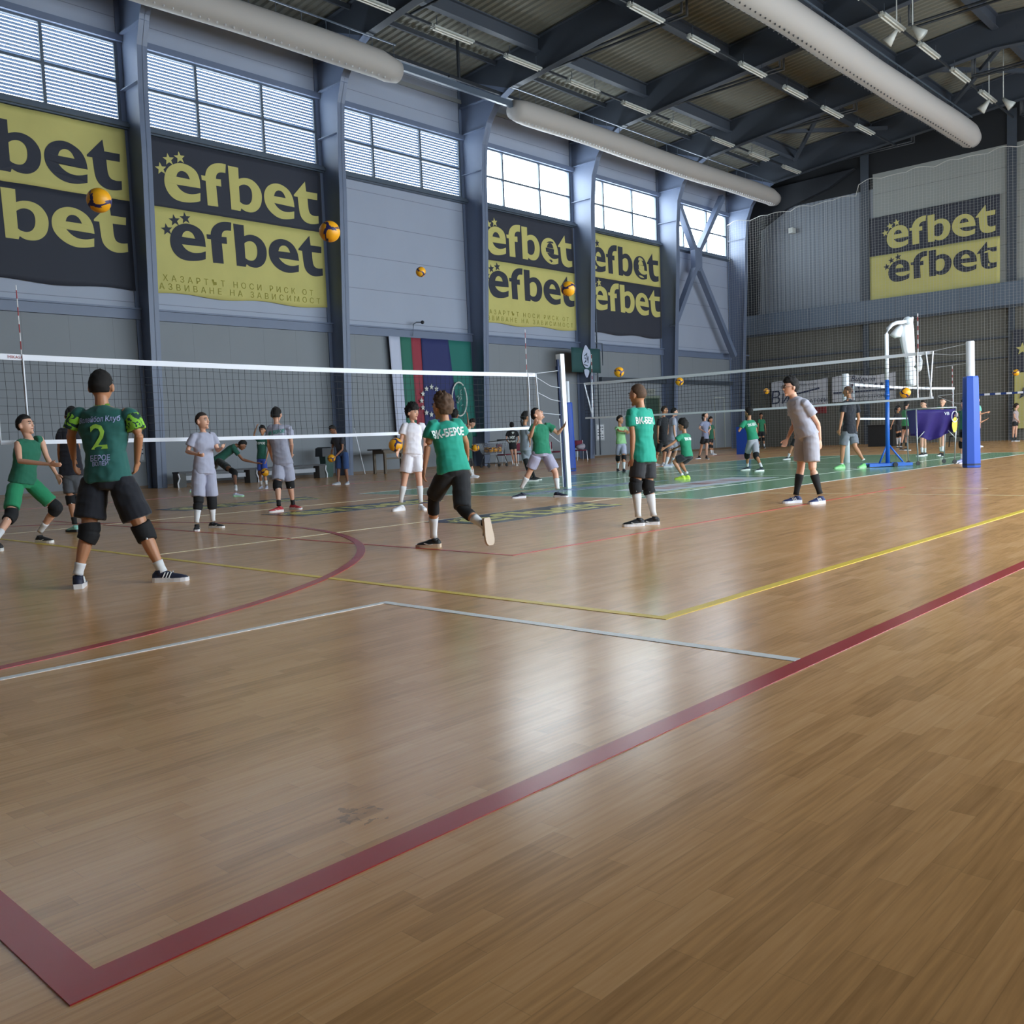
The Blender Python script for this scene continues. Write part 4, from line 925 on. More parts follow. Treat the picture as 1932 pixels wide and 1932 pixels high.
# ------------------------------------------------------------------ volleyballs
M_vy = mat('ball_yellow', '#e8a417', .45); M_vb = mat('ball_navy', '#221c52', .45); M_vw = mat('ball_print_silver', '#c5c7cc', .4)
def ball_mesh():
    bm = BM(); r = .105
    ell(bm, (0, 0, 0), r, seg=64, rings=48)
    for f in bm.faces:
        d = f.calc_center_median().normalized(); k = 0
        for ax in ((1, 0, 0), (0, 1, 0), (0, 0, 1)):
            i = ax.index(1); a, b, c = d[i], d[(i + 1) % 3], d[(i + 2) % 3]
            if abs(b - .55 * math.sin(a * 3.2)) < .13 and c > .25: k = 1
            if abs(b + .55 * math.sin(a * 3.2)) < .13 and c < -.25: k = 1
        f.material_index = k
    me = bpy.data.meshes.new('volleyball'); bm.to_mesh(me); bm.free()
    for p in me.polygons: p.use_smooth = True
    me.materials.append(M_vy); me.materials.append(M_vb); return me
BALLME = ball_mesh()
def ball(p, label, group, rot=(0, 0, 0)):
    o = bpy.data.objects.new('volleyball', BALLME); COL.objects.link(o); o.location = p; o.rotation_euler = rot; tag(o, label, 'volleyball', group); return o
for px, py, dia, lab, rot in ((187, 378, 45, 'yellow and navy volleyball in the air before the left bet banner', (2.2, .5, .3)), (622, 437, 39, 'volleyball in the air before the second column', (.9, .2, 1.8)),
    (794, 513, 19, 'small volleyball high against the bare white wall bay', (0, 1.5, .8)), (1072, 545, 28, 'volleyball in the air at the corner of the third banner', (.4, .9, 2.8)),
    (1168, 702, 19, 'volleyball in the air above the far net near the emblem banner', (1.1, .3, .2)), (1282, 720, 15.5, 'volleyball just below the far net tape, left of the door brace', (.7, 2, .9)),
    (1446, 738, 11, 'small volleyball before the dark netting left of the text banners', (.2, .3, .4)), (1708, 741, 20, 'volleyball seen through the third net beside the cloth sleeve', (.2, 1.3, .4)), (1917, 703, 12, 'volleyball on top of the yellow banner edge at the far right', (.5, .3, .4))):
    D = min(.21 * FPX / dia, 40); ball(atD(px, py, D), lab, 'volleyballs in the air', rot)
for i in range(6):
    a = i * 1.05; ball(CARTB + V((-.25 + .225 * (i % 3), -.11 + .225 * (i // 3), .66)), 'volleyball inside the wire shopping cart', 'volleyballs in the shopping cart', (i, i * 2, 0))
# ------------------------------------------------------------------ people
def evalmesh(bm, voxel, name, smooth_it=3, wr=0, wscale=9, seed=0):
    """union of the closed shapes in bm -> one continuous smooth surface"""
    me = bpy.data.meshes.new('tmp'); bm.to_mesh(me); bm.free()
    o = bpy.data.objects.new('tmp', me); WORK.collection.objects.link(o)
    r = o.modifiers.new('r', 'REMESH'); r.mode = 'VOXEL'; r.voxel_size = voxel; r.use_smooth_shade = True
    s = o.modifiers.new('s', 'SMOOTH'); s.factor = .5; s.iterations = smooth_it
    dg = work_graph(); me2 = bpy.data.meshes.new_from_object(o.evaluated_get(dg))
    bpy.data.objects.remove(o); bpy.data.meshes.remove(me); me2.name = name
    if wr:
        for v in me2.vertices:
            p = v.co; q = V((p.x * wscale + seed, p.y * wscale, p.z * wscale * 1.6)); a = noise.noise(q)
            b = noise.noise(V((p.x * wscale * 2.3, p.y * wscale * 2.3 + seed, p.z * wscale * 1.2)))
            v.co = p + v.normal * wr * ((1 - abs(a) * 2.4) * .8 + b * .6)
    for p in me2.polygons: p.use_smooth = True
    return me2
def link(me, name, m, parent):
    me.materials.clear(); me.materials.append(m); o = bpy.data.objects.new(name, me); COL.objects.link(o); o.parent = parent
    if parent.type == 'EMPTY': o.matrix_parent_inverse = Matrix.Translation(-parent.location)
    return o
SKINS = {'l': mat('skin_light', '#dba88e', .5), 'm': mat('skin_tan', '#bb8563', .5), 'd': mat('skin_brown', '#8d6048', .5)}
M_hairk = mat('hair_black', '#171413', .85, nz=.3, nscale=60); M_hairb = mat('hair_dark_brown', '#2e231d', .85, nz=.35, nscale=60); M_hairl = mat('hair_light_brown', '#5d4636', .8, nz=.45, nscale=50)
HAIRS = {'k': M_hairk, 'b': M_hairb, 'l': M_hairl}
M_eyew = mat('eye_white', '#d8d4cf', .3); M_eyed = mat('eye_dark', '#1c1410', .3); M_lip = mat('lips', '#9a5a50', .5)
M_pad = mat('black_knee_pad', '#15161a', .85); M_sockw = mat('white_sock', '#dcdde0', .8); M_sockk = mat('black_sock', '#1d1d1f', .85)
M_sole = mat('white_shoe_sole', '#e3e3e0', .5)
def fabric(name, c): return mat(name, c, .85, sheen=.15)
def segpath(a, b, c, t0, t1, n=6):
    """points on the bent limb a-b-c between arc parameters (0..1 = a..b, 1..2 = b..c)"""
    out = []
    for i in range(n + 1):
        t = t0 + (t1 - t0) * i / n
        out.append((a.lerp(b, t) if t <= 1 else b.lerp(c, t - 1), t))
    return out
def legr(t):      # radius along hip(0)-knee(1)-ankle(2)
    ks = [(0, .083), (.3, .078), (.7, .063), (.95, .055), (1.05, .052), (1.3, .054), (1.45, .050), (1.7, .038), (1.9, .031), (2, .034)]
    for (a, x), (b, y) in zip(ks, ks[1:]):
        if t <= b: return x + (y - x) * (t - a) / (b - a)
    return .034
def armr(t):
    ks = [(0, .046), (.4, .042), (.9, .035), (1.1, .036), (1.35, .034), (1.9, .023), (2, .022)]
    for (a, x), (b, y) in zip(ks, ks[1:]):
        if t <= b: return x + (y - x) * (t - a) / (b - a)
    return .022
def hand(bm, w, d, nrm, s, curl, thumb, near):
    """palm, four unequal bent fingers and a thumb; d = pointing direction, nrm = out of the back of the hand"""
    d = d.normalized(); side = d.cross(nrm).normalized(); nrm = side.cross(d).normalized()
    L = .088 * s
    loft(bm, [w - d * .012 * s, w + d * L * .5, w + d * L], [(.021 * s, .016 * s), (.037 * s, .014 * s), (.038 * s, .011 * s)], 10, lat=side)
    for i, (ln, off) in enumerate(((.066, -.027), (.074, -.009), (.070, .009), (.054, .026))):
        p = w + d * L * .93 + side * off * s; dd = d + side * off * 2.2; dd.normalize(); c = curl * (1 + .12 * i)
        pts = [p - dd * .01 * s, p]; ang = c * .5
        for k, fr in enumerate((.45, .32, .23)):
            v = dd * math.cos(ang) - nrm * math.sin(ang); p = p + v * ln * s * fr; pts.append(p); ang += c * .75
        r = .0095 * s if near else .0105 * s
        loft(bm, pts, [r, r, r * .95, r * .88, r * .7], 7)
    p = w + d * L * .28 + side * thumb * .03 * s; v1 = (d * .75 + side * thumb * .7 - nrm * .15).normalized(); v2 = (d * .95 + side * thumb * .2 - nrm * .3 * curl).normalized()
    loft(bm, [p - v1 * .012 * s, p + v1 * .034 * s, p + v1 * .034 * s + v2 * .03 * s, p + v1 * .034 * s + v2 * .046 * s], [.013 * s, .0115 * s, .0095 * s, .007 * s], 7)
def head_fn(hs):
    def fn(d):
        x, y, z = d.x * .073, d.y * .091, d.z * .112
        if d.z < 0:
            k = -d.z; x *= 1 - .34 * k ** 1.4
            if d.y < 0: y *= 1 - .45 * k
            else: y *= 1 - .06 * k; z -= .004 * d.y
        else: x *= 1 + .04 * d.z * (1 - d.z) * 4; y *= 1 + .03 * (1 if d.y < 0 else -.5)
        if d.y > .45: y = y * (1 - .10 * (d.y - .45))
        return V((x, y, z)) * hs
    return fn
def person(label, sz, face, J, skin='l', hair='b', hstyle='short', shirt=('#2a8f78', .62), shorts=('#23252b', .8), pads=0, padm=None, socks=('w', .22), shoes=('#1b1c20', '#e3e3e0'), hface=None, pitch=0, near=0, hands=(.6, .6), legg=None, extra=None, long_hair=False, glasses=False, feet_dir=None, sleeve_m=None, group=None, base=None, pad_t=(.82, 1.22), coll=None, bare=False, loose=None, shorts_m=None, shirt_low=.0, sock_m=None):
    """J: picture points  head neck | s1 e1 w1 | s2 e2 w2 | h1 k1 a1 | h2 k2 a2 | f1 f2 (x,y,toe angle[,lift]) ; 1 = left in the picture"""
    T = [tuple(float(v) for v in t.split(',')) for t in J.split()]
    f1, f2 = T[14], T[15]
    F1, F2 = onZ(f1[0], f1[1] if len(f1) < 4 else f1[1] + f1[3]), onZ(f2[0], f2[1] if len(f2) < 4 else f2[1] + f2[3])
    for Fq in (F1, F2):
        if Fq.x > 46.2: k = 46.2 / Fq.x; Fq.x *= k; Fq.y *= k
    D1, D2 = depth(F1), depth(F2); D = (D1 + D2) / 2
    px = D / FPX                                   # metres per picture unit
    th = math.radians(face)
    fwd = (RH * math.cos(th) + AW * math.sin(th)).normalized()
    l2 = RH * math.sin(th) - AW * math.cos(th)
    if math.sin(th) < 0: l2 = -l2                  # towards picture-right
    la = l2.dot(AW)
    s = sz
    def P(i, off=0): t = T[i]; return atD(t[0], t[1], D + off + (t[2] if len(t) > 2 else 0))
    hwS, hwH = .165 * s, .085 * s
    hd, nk = P(0), P(1)
    s1, e1, w1 = (P(2, -la * hwS), P(3, -la * hwS), P(4, -la * hwS)); s2, e2, w2 = (P(5, la * hwS), P(6, la * hwS), P(7, la * hwS))
    h1 = P(8, -la * hwH); h2 = P(11, la * hwH)
    def foot(Fp, t):
        Dp = depth(Fp); return Dp
    a1 = atD(T[10][0], T[10][1], D1 + (T[10][2] if len(T[10]) > 2 else 0)); a2 = atD(T[13][0], T[13][1], D2 + (T[13][2] if len(T[13]) > 2 else 0))
    k1 = atD(T[9][0], T[9][1], (D - la * hwH + D1) / 2 + (T[9][2] if len(T[9]) > 2 else 0)); k2 = atD(T[12][0], T[12][1], (D + la * hwH + D2) / 2 + (T[12][2] if len(T[12]) > 2 else 0))
    root = empty('person', ((F1 + F2) / 2)); root.location.z = 0
    tag(root, label, 'person', group)
    sk = SKINS[skin]; seed = T[0][0] * .37
    # ---- body
    pel = (h1 + h2) / 2 + V((0, 0, .035 * s)); sh = (s1 + s2) / 2
    spine = (nk - pel); waist = pel.lerp(nk, .36); chest = pel.lerp(nk, .70)
    latS = (s2 - s1).normalized(); latH = (h2 - h1); latH = latH.normalized() if latH.length > .02 else l2
    latH = (latH + l2 * .8).normalized(); aS = min(max((s2 - s1).length / 2, .12 * s), .19 * s)
    vox = (.0065 if near == 2 else .0085 if near else .014) * (1 if s > .8 else .9)
    bm = BM()
    tl = [latH, latH, (latH + latS).normalized(), latS, latS, latS]
    tors = [pel - spine * .10, pel, waist, chest, nk - spine * .07, nk]
    loft(bm, tors, [(.10 * s, .085 * s), (.145 * s, .105 * s), (.122 * s, .088 * s), (aS * .92, .102 * s), (aS * .80, .07 * s), (.052 * s, .05 * s)], 16, lat=tl)
    for (a, b, c) in ((s1, e1, w1), (s2, e2, w2)):
        inn = a.lerp(nk, .28) - V((0, 0, .01 * s)); pts = segpath(a, b, c, 0, 2, 12)
        loft(bm, [inn] + [p for p, t in pts], [.05 * s] + [armr(t) * s for p, t in pts], 10)
    for (a, b, c) in ((h1, k1, a1), (h2, k2, a2)):
        inn = a + V((0, 0, .05 * s)); pts = segpath(a, b, c, 0, 2, 14)
        loft(bm, [inn] + [p for p, t in pts], [.075 * s] + [legr(t) * s for p, t in pts], 12)
    # head frame
    hth = math.radians(face if hface is None else hface); hf = (RH * math.cos(hth) + AW * math.sin(hth)).normalized()
    pr = math.radians(pitch); up = (V((0, 0, 1)) * math.cos(pr) - hf * math.sin(pr)); hf2 = (hf * math.cos(pr) + V((0, 0, 1)) * math.sin(pr)); hx = hf2.cross(up).normalized()
    ax = (hx, hf2, up); hs = max(.94, .68 + .40 * s)
    fn = head_fn(hs); ell(bm, hd, 1, ax, 26, 20, fn)
    q = lambda x, y, z: hd + hx * (x * hs) + hf2 * (y * hs) + up * (z * hs)
    loft(bm, [nk - (hd - nk) * .15, nk.lerp(q(0, -.028, -.05), .6), q(0, -.02, -.03)], [.058 * s, .048 * s, .05 * s], 12)
    loft(bm, [q(0, .078, .024), q(0, .094, -.004), q(0, .100, -.020), q(0, .080, -.03)], [.007, .010, .0135, .010], 8)
    ell(bm, q(0, .060, -.092), .019 * hs); ell(bm, q(0, .074, .026), (.044 * hs, .013, .010), ax)
    ell(bm, q(0, .072, -.052), (.024 * hs, .013, .014), ax)
    for sx in (-1, 1): ell(bm, q(sx * .082, -.008, -.006), (.013 * hs, .019 * hs, .032 * hs), ax, 10, 8)
    # hands
    hb = bm
    for (e, w, hc, sd) in ((e1, w1, hands[0], 1), (e2, w2, hands[1], -1)):
        d = (w - e).normalized(); nn = fwd.cross(d) * sd
        if nn.length < .2: nn = up
        out = (w - (s1 + s2) / 2); out = (out - d * out.dot(d)); nn = out if out.length > .05 else nn
        nn = (nn.normalized() + V((0, 0, .15))).normalized(); hand(bm, w, d, nn, s * 1.0, hc, 1 if fwd.dot(d.cross(nn)) > 0 else -1, near)
    body = link(evalmesh(bm, vox, 'body', 2 if near else 3), 'body', sk, root)
    # ---- face
    if True:
        bm = BM()
        for sx in (-1, 1):
            ell(bm, q(sx * .031, .0815, .006), (.0150 * hs, .007, .0085), ax, 10, 6); ell(bm, q(sx * .031, .0865, .006), (.0085 * hs, .004, .0085), ax, 8, 6, mi=1)
            bar(bm, q(sx * .014, .0915, .026), q(sx * .048, .082, .028), .006, .009, mi=1)
        o = obj('eyes', bm, None, body, mats=[M_eyew, M_eyed], smooth=True)
        bm = BM(); loft(bm, [q(-.021, .077, -.055), q(0, .0865, -.053), q(.021, .077, -.055)], [.003, .0055, .003], 6); obj('mouth', bm, M_lip, body, smooth=True)
    if glasses:
        bm = BM()
        for sx in (-1, 1):
            for k in range(10):
                a0, a1_ = k * .6283, (k + 1) * .6283; bar(bm, q(sx * .032 + .021 * math.cos(a0), .096, .004 + .017 * math.sin(a0)), q(sx * .032 + .021 * math.cos(a1_), .096, .004 + .017 * math.sin(a1_)), .004)
            bar(bm, q(sx * .053, .094, .006), q(sx * .076, .0, .008), .004)
        obj('glasses', bm, M_eyed, root)
    # ---- hair
    thick = {'short': .012, 'buzz': .007, 'mid': .020, 'mop': .028}[hstyle]; fr = {'short': .50, 'buzz': .50, 'mid': .42, 'mop': .26}[hstyle]; bk = {'short': -.40, 'buzz': -.35, 'mid': -.55, 'mop': -.62}[hstyle]
    def hfn(d):
        b = fn(d) / hs; yy = d.y; line = (fr if yy > .35 else fr + (bk - fr) * min(1, (.35 - yy) / .75))
        if abs(yy) < .35: line = max(line, .02 if hstyle in ('short', 'buzz') else -.12)
        k = min(max((d.z - line) / .12, 0), 1)
        n = noise.noise(d * 5 + V((seed, 0, 0))) * .35 + noise.noise(d * 13 + V((seed, 0, 0))) * .4
        n *= {'mop': 1.5, 'mid': 1.3, 'short': .8, 'buzz': .5}[hstyle]
        if near == 2 and hstyle == 'mid': n += .5 * noise.noise(d * 24)
        tk = thick * (1 + n) * (1 + .35 * max(0, d.z))
        return (b * (1 + (tk / .09 if k > 0 else 0) * k - (1 - k) * .10)) * hs
    bm = BM(); ell(bm, hd - hf2 * .003, 1, ax, 44 if near else 28, 34 if near else 22, hfn)
    if long_hair:
        loft(bm, [q(0, -.085, .04), q(0, -.125, .0), q(0, -.125, -.09), q(0, -.10, -.19), q(0, -.09, -.25)], [.02, .032, .034, .026, .008], 10)
    obj('hair', bm, HAIRS[hair], body, smooth=True)
    # ---- shirt
    M1 = fabric('cloth_' + shirt[0].strip('#'), shirt[0])
    bm = BM(); hem = -.06 - shirt_low; pc = .015 * s
    pts = [pel + spine * hem, pel + spine * .08, waist, chest, nk - spine * .085, nk - spine * .01]
    loft(bm, pts, [(.180 * s, .140 * s), (.172 * s, .134 * s), (.150 * s, .114 * s), (aS * .95 + pc, .122 * s), (aS * .84 + pc * .6, .088 * s), (.060 * s, .058 * s)], 20, lat=tl, sq=2.2)
    slvs = []
    for a in ((s1, s2) if not bare else ()): ell(bm, a.lerp(nk, .08) - V((0, 0, .006)), .064 * s)
    for (a, b, c) in ((s1, e1, w1), (s2, e2, w2)):
        inn = a.lerp(nk, .42) - V((0, 0, .012 * s)); pts = segpath(a, b, c, 0, shirt[1], 5)
        rr = [.064 * s + (.010 * s) * t / max(shirt[1], .01) for p, t in pts]
        if bare: pts = pts[:1]; rr = rr[:1]; loft(bm, [inn, a], [.058 * s, .05 * s], 12)
        else:
            slv = BM() if sleeve_m else bm; slvs.append(slv); loft(slv, [inn if slv is bm else a - (b - a) * .02] + [p for p, t in pts], [.06 * s] + rr, 14)
    wr = .008 * s if near else .005 * s
    sm = evalmesh(bm, .0085 if near else .014, 'shirt', 3, wr, 8, seed)
    shirt_o = link(sm, 'shirt', M1, root)
    if sleeve_m:
        for slv in slvs: link(evalmesh(slv, .0085, 'sleeve', 2, .003, 9, seed), 'sleeve', sleeve_m, shirt_o)
    if coll:
        bm = BM(); loft(bm, [nk - spine * .03, nk + (hd - nk) * .10], [.062 * s, .056 * s], 14, cap=False); bmesh.ops.solidify(bm, geom=bm.faces[:], thickness=.006); obj('collar', bm, fabric('collar_' + coll.strip('#'), coll), shirt_o, smooth=True)
    # ---- shorts or leggings
    M2 = shorts_m or fabric('cloth_' + shorts[0].strip('#'), shorts[0])
    bm = BM(); loose = loose or (.034 if shorts[1] > .5 else .016)
    loft(bm, [pel + spine * .16, pel + spine * .04, pel - spine * .06, pel - spine * .15], [(.140 * s, .108 * s), (.160 * s, .124 * s), (.158 * s, .126 * s), (.12 * s, .10 * s)], 18, lat=latH)
    for (a, b, c) in ((h1, k1, a1), (h2, k2, a2)):
        pts = segpath(a, b, c, 0, shorts[1], 6)
        loft(bm, [a + V((0, 0, .05 * s))] + [p for p, t in pts], [.086 * s] + [(legr(t) + loose * (.35 + .65 * t / shorts[1])) * s for p, t in pts], 16)
    link(evalmesh(bm, .0085 if near else .014, 'shorts', 3, wr * .9, 7, seed + 4), 'shorts', M2, root)
    if legg:
        for (a, b, c) in ((h1, k1, a1), (h2, k2, a2)):
            bm = BM(); pts = segpath(a, b, c, .1, legg, 12); loft(bm, [p for p, t in pts], [(legr(t) + .009) * s for p, t in pts], 16)
            link(evalmesh(bm, .009, 'legging', 3, .002, 9, seed), 'legging', M_pad, root)
    # ---- knee pads, socks, shoes
    for i, (a, b, c, Fp, f, t_) in enumerate(((h1, k1, a1, F1, f1, T[10]), (h2, k2, a2, F2, f2, T[13]))):
        if pads in (3, i + 1):
            bm = BM(); pts = segpath(a, b, c, pad_t[0], pad_t[1], 8)
            kf = ((b - a).normalized() - (c - b).normalized()); kf = kf.normalized() if kf.length > .1 else fwd
            loft(bm, [p + kf * .012 * s * math.sin(math.pi * j / 8) for j, (p, t) in enumerate(pts)], [(legr(t) + .022 + .006 * math.sin(math.pi * j / 8)) * s for j, (p, t) in enumerate(pts)], 18)
            if near:
                ell(bm, b + kf * .006 * s, (legr(1) + .026) * s, None, 16, 12); ko = link(evalmesh(bm, .0075, 'knee_pad', 2), 'knee_pad', padm or M_pad, root)
            else: ko = obj('knee_pad', bm, padm or M_pad, root, smooth=True)
            if near:
                bm = BM(); pp, tt = pts[-2]; vv = (CAM - pp).normalized(); ell(bm, pp + vv * (legr(tt) + .016) * s, .009 * s, None, 10, 6); obj('pad_logo', bm, M_sockw, ko, smooth=True)
        mk = {'w': M_sockw, 'k': M_sockk}[socks[0]]
        if socks[1] > 0:
            bm = BM(); pts = segpath(a, b, c, 2 - socks[1] * 2.2, 2.02, 5); loft(bm, [p for p, t in pts], [(legr(t) + .006) * s for p, t in pts], 14); obj('sock', bm, sock_m or mk, root, smooth=True)
        ta = math.radians(f[2]); td = (RH * math.cos(ta) + AW * math.sin(ta)).normalized(); upv = V((0, 0, 1))
        heel0 = V((c.x, c.y, 0)); lift = 0
        if len(f) > 3:          # raised heel: toe stays down
            toe = V((Fp.x, Fp.y, .03)) if True else None
            d3 = (toe - c).normalized(); ins = td; td = d3; upv = (ins - td * ins.dot(td)).normalized(); side = td.cross(upv).normalized(); base0 = c - upv * .07 * s - td * .0
        else: base0 = V((c.x, c.y, .0)); side = td.cross(upv).normalized()
        ls = s * .95; prof = [(-.078, .028, .075), (-.056, .037, .098), (-.01, .040, .100), (.045, .043, .092), (.10, .050, .072), (.15, .050, .060), (.188, .040, .050), (.208, .020, .036)]
        bm = BM(); rings = []
        for (u, w_, h_) in prof:
            rg = []
            for k in range(12):
                a_ = 2 * math.pi * k / 12; cx_, cz_ = math.cos(a_), math.sin(a_)
                rg.append(bm.verts.new(base0 + td * u * ls + side * cx_ * w_ * ls + upv * (max(.016, h_ * .5 + cz_ * h_ * .5) * ls)))
            rings.append(rg)
        for r0, r1 in zip(rings, rings[1:]):
            for k in range(12): bm.faces.new((r0[k], r0[(k + 1) % 12], r1[(k + 1) % 12], r1[k]))
        bm.faces.new(rings[0][::-1]); bm.faces.new(rings[-1]); loft(bm, [base0 + upv * .06 * ls - td * .012 * ls, base0 + upv * .105 * ls - td * .018 * ls], [.040 * s, .038 * s], 12)
        finish_normals(bm); so = obj('shoe', bm, mat('shoe_' + shoes[0].strip('#'), shoes[0], .6, nz=.25, nscale=30), root, smooth=True)
        bm = BM(); A_, B_ = [], []
        out = [(u, w_ + .004) for u, w_, h_ in prof]; loop = [(u, w_) for u, w_ in out] + [(u, -w_) for u, w_ in out[::-1]]
        prism(bm, [(u * ls * 1.02, w_ * ls) for u, w_ in loop], lambda u, v: base0 + td * u + side * v + upv * .0, lambda u, v: base0 + td * u + side * v + upv * (.033 * ls + (.008 if u < 0 else 0)))
        finish_normals(bm); obj('sole', bm, mat('sole_' + shoes[1].strip('#'), shoes[1], .5), so)
        if near and len(shoes) > 2:
            bm = BM(); 
            for sd in (-1, 1):
                if shoes[2] == 'tick':
                    bar(bm, base0 + td * .0 * ls + side * sd * .047 * ls + upv * .04 * ls, base0 + td * .03 * ls + side * sd * .051 * ls + upv * .030 * ls, .008, .006); bar(bm, base0 + td * .03 * ls + side * sd * .051 * ls + upv * .030 * ls, base0 + td * .10 * ls + side * sd * .051 * ls + upv * .052 * ls, .006, .006)
                else:
                    for u in (.02, .045, .07): bar(bm, base0 + td * (u - .01) * ls + side * sd * .046 * ls + upv * .040 * ls, base0 + td * (u + .012) * ls + side * sd * .036 * ls + upv * .085 * ls, .007, .007)
            obj('stripe', bm, M_sole, so)
    return dict(root=root, shirt=shirt_o, nk=nk, pel=pel, latS=latS, fwd=fwd, s=s, w1=w1, w2=w2, D=D, spine=spine, hd=hd)
def print_on(p, writes, m, name='shirt_print', back=True):
    """lettering laid onto the back (or chest) cloth; writes: (text, up fraction of spine, size, kwargs)"""
    sh = p['shirt']; bvh = BVHTree.FromPolygons([v.co.copy() for v in sh.data.vertices], [tuple(f.vertices) for f in sh.data.polygons])
    upv = p['spine'].normalized(); out = -p['fwd'] if back else p['fwd']; out = (out - upv * out.dot(upv)).normalized(); rt = upv.cross(out).normalized()
    bm = BM()
    for w in writes:
        s_, fr, size, kw = w; c = p['pel'].lerp(p['nk'], fr)
        def f(x, y):
            o = c + rt * x + upv * y + out * .6; h = bvh.ray_cast(o, -out, 1.2)
            return (h[0] if h[0] is not None else c + rt * x + upv * y + out * .13) + out * .006
        if callable(s_): s_(bm, f)
        else: put_text(bm, s_, lambda x, y, g=kw.pop('xs', 1.): f(x * g, y), size, **kw)
    obj(name, bm, m, sh)
M_pw = mat('print_white', '#dfe8e6', .6); M_lime = mat('print_lime', '#b4f060', .6); M_tealp = mat('print_teal', '#2f8f80', .6); M_lil = mat('print_lilac', '#a9b4e0', .6)
def camo():
    m = mat('jersey_lime_pattern', '#8fd048', .8); nt = m.node_tree; b = nt.nodes['Principled BSDF']; tc = nt.nodes.new('ShaderNodeNewGeometry'); n = nt.nodes.new('ShaderNodeTexNoise'); n.inputs['Scale'].default_value = 14; n.inputs['Distortion'].default_value = 1.5
    nt.links.new(tc.outputs['Position'], n.inputs['Vector']); r = nt.nodes.new('ShaderNodeValToRGB'); r.color_ramp.interpolation = 'CONSTANT'
    r.color_ramp.elements[0].color = (*lin('#173a3c'), 1); r.color_ramp.elements[1].position = .47; r.color_ramp.elements[1].color = (*lin('#8ccb3e'), 1)
    nt.links.new(n.outputs['Fac'], r.inputs[0]); nt.links.new(r.outputs[0], b.inputs['Base Color']); return m
TEAL = '#1fa089'; GRN = '#1d7a5c'; DG = '#1f5a4b'; GREY = '#a7a9bd'; WHT = '#e6e2ea'; BLK = '#20222a'
# -- near court
p = person('boy in dark green number 2 jersey seen from behind, largest figure at left', .98, 92, '191.5,731 193,766 145,783 134,822 139,866,.12 248,783 262,822 258,872,.15 178,911 166,1004 147,1083 230,911 271,1004 306,1078 141,1110,110 312,1098,8',
    'm', 'k', 'short', ('#22605a', .72), ('#151823', .72), 3, socks=('w', .12), shoes=('#20243a', '#e3e3e6', 'bars'), near=2, sleeve_m=camo(), coll='#8ccb3e', loose=.055)
print_on(p, [('2', .56, .27, dict(bold=.003))], M_lime, 'number_print'); print_on(p, [('Волейбол Клуб', .79, .060, dict(bold=.001, xs=.72)), ('БЕРОЕ', .27, .06, dict(bold=.001, xs=.8)), ('ВОЛЕЙ', .20, .045, dict(bold=.001, xs=.8))], M_lil)
person('boy in green sleeveless shirt and green shorts lunging at the left edge', .90, 345, '48,803 55,828 33,838 37,870,-.1 95,876,-.15 77,829 88,862 107,896,-.05 30,914 20,972,-.1 -8,1018,-.3 56,910 106,958 76,1002 -14,1036,200 76,1024,340',
    'l', 'k', 'short', ('#1d6a52', .12), ('#218a5e', .78), 3, socks=('w', .16), shoes=('#1b1c20', '#e9e9e6', 'tick'), near=1, hface=350, pitch=12, hands=(.25, .25), bare=True)
person('person in black shirt and grey shorts behind the number 2 player', .88, 100, '136,785 129,806 115,816 112,848 114,880,.1 143,816 147,847 145,880,.1 129,897 134,942 141,988 141,897 152,942 160,990 137,1004,150 165,1002,100',
    'm', 'k', 'short', ('#1c1e2a', .55), ('#53565c', .75), 3, socks=('k', .12), shoes=('#9fe0cf', '#1b1c20'), near=1)
person('small boy in light grey tee and grey shorts with black leg sleeves, left of centre', .80, 318, '382,795 384,815 365,825 353,852,-.02 374,858,-.2 401,823 411,850 419,845,-.15 375,890 374,945 371,985 395,890 399,943 402,982 374,1001,285 407,996,345',
    'l', 'b', 'buzz', (GREY, .6), (GREY, .86), 3, socks=('w', .26), shoes=('#1b1c20', '#dedede', 'tick'), near=1, hface=338, pitch=8, hands=(.9, .9), pad_t=(.72, 1.42), shirt_low=.06, loose=.052)
person('boy in dark green shirt bending forward over the low bench', .86, 0, '457,840 446,840 441,846 456,866 482,873 439,845,.05 459,868,.1 486,874,.1 409,872 392,898 362,918 412,869 442,892 445,924 358,929,20 452,937,2',
    'd', 'k', 'short', (DG, .55), ('#1b2427', .62), 3, socks=('w', .1), shoes=('#c5cbe0', '#a9dfb8'), pitch=-40)
p = person('boy in green shirt and blue shorts holding a ball low, beside the bench', .76, 262, '495,812 494,826 485,829 479,820 484,806 503,829 507,848,-.05 502,869,-.2 490,866 491,898 493,914 498,866 500,898 503,914 494,922,265 504,922,275',
    'm', 'k', 'mid', (DG, .6), ('#3450a8', .7), 0, socks=('w', .2), shoes=('#c5c9dd', '#d8dae6'))
print_on(p, [('БЕРОЕ', .72, .075, dict(bold=.002))], M_pw, back=False); ball(atD(500, 891, p['D'] - .25), 'ball held low by the boy in blue shorts', 'volleyballs held by players', (.4, .4, 1))
p = person('boy in grey tee and grey shorts with red shoes seen from behind', .90, 85, '521.5,783 522,800 509,809 507,838 513,864,.2 546,809 550,838 550,858,.25 526,873 524,915 526,953 541,873 547,913 553,951 525,966,215 556,961,330',
    'l', 'k', 'short', (GREY, .6), (GREY, .8), 3, socks=('k', .10), shoes=('#b8323a', '#e0dada', 'tick'), near=1, shirt_low=.05, loose=.052)
print_on(p, [('ВК БЕРОЕ', .77, .075, dict(bold=.002, xs=.75))], M_tealp)
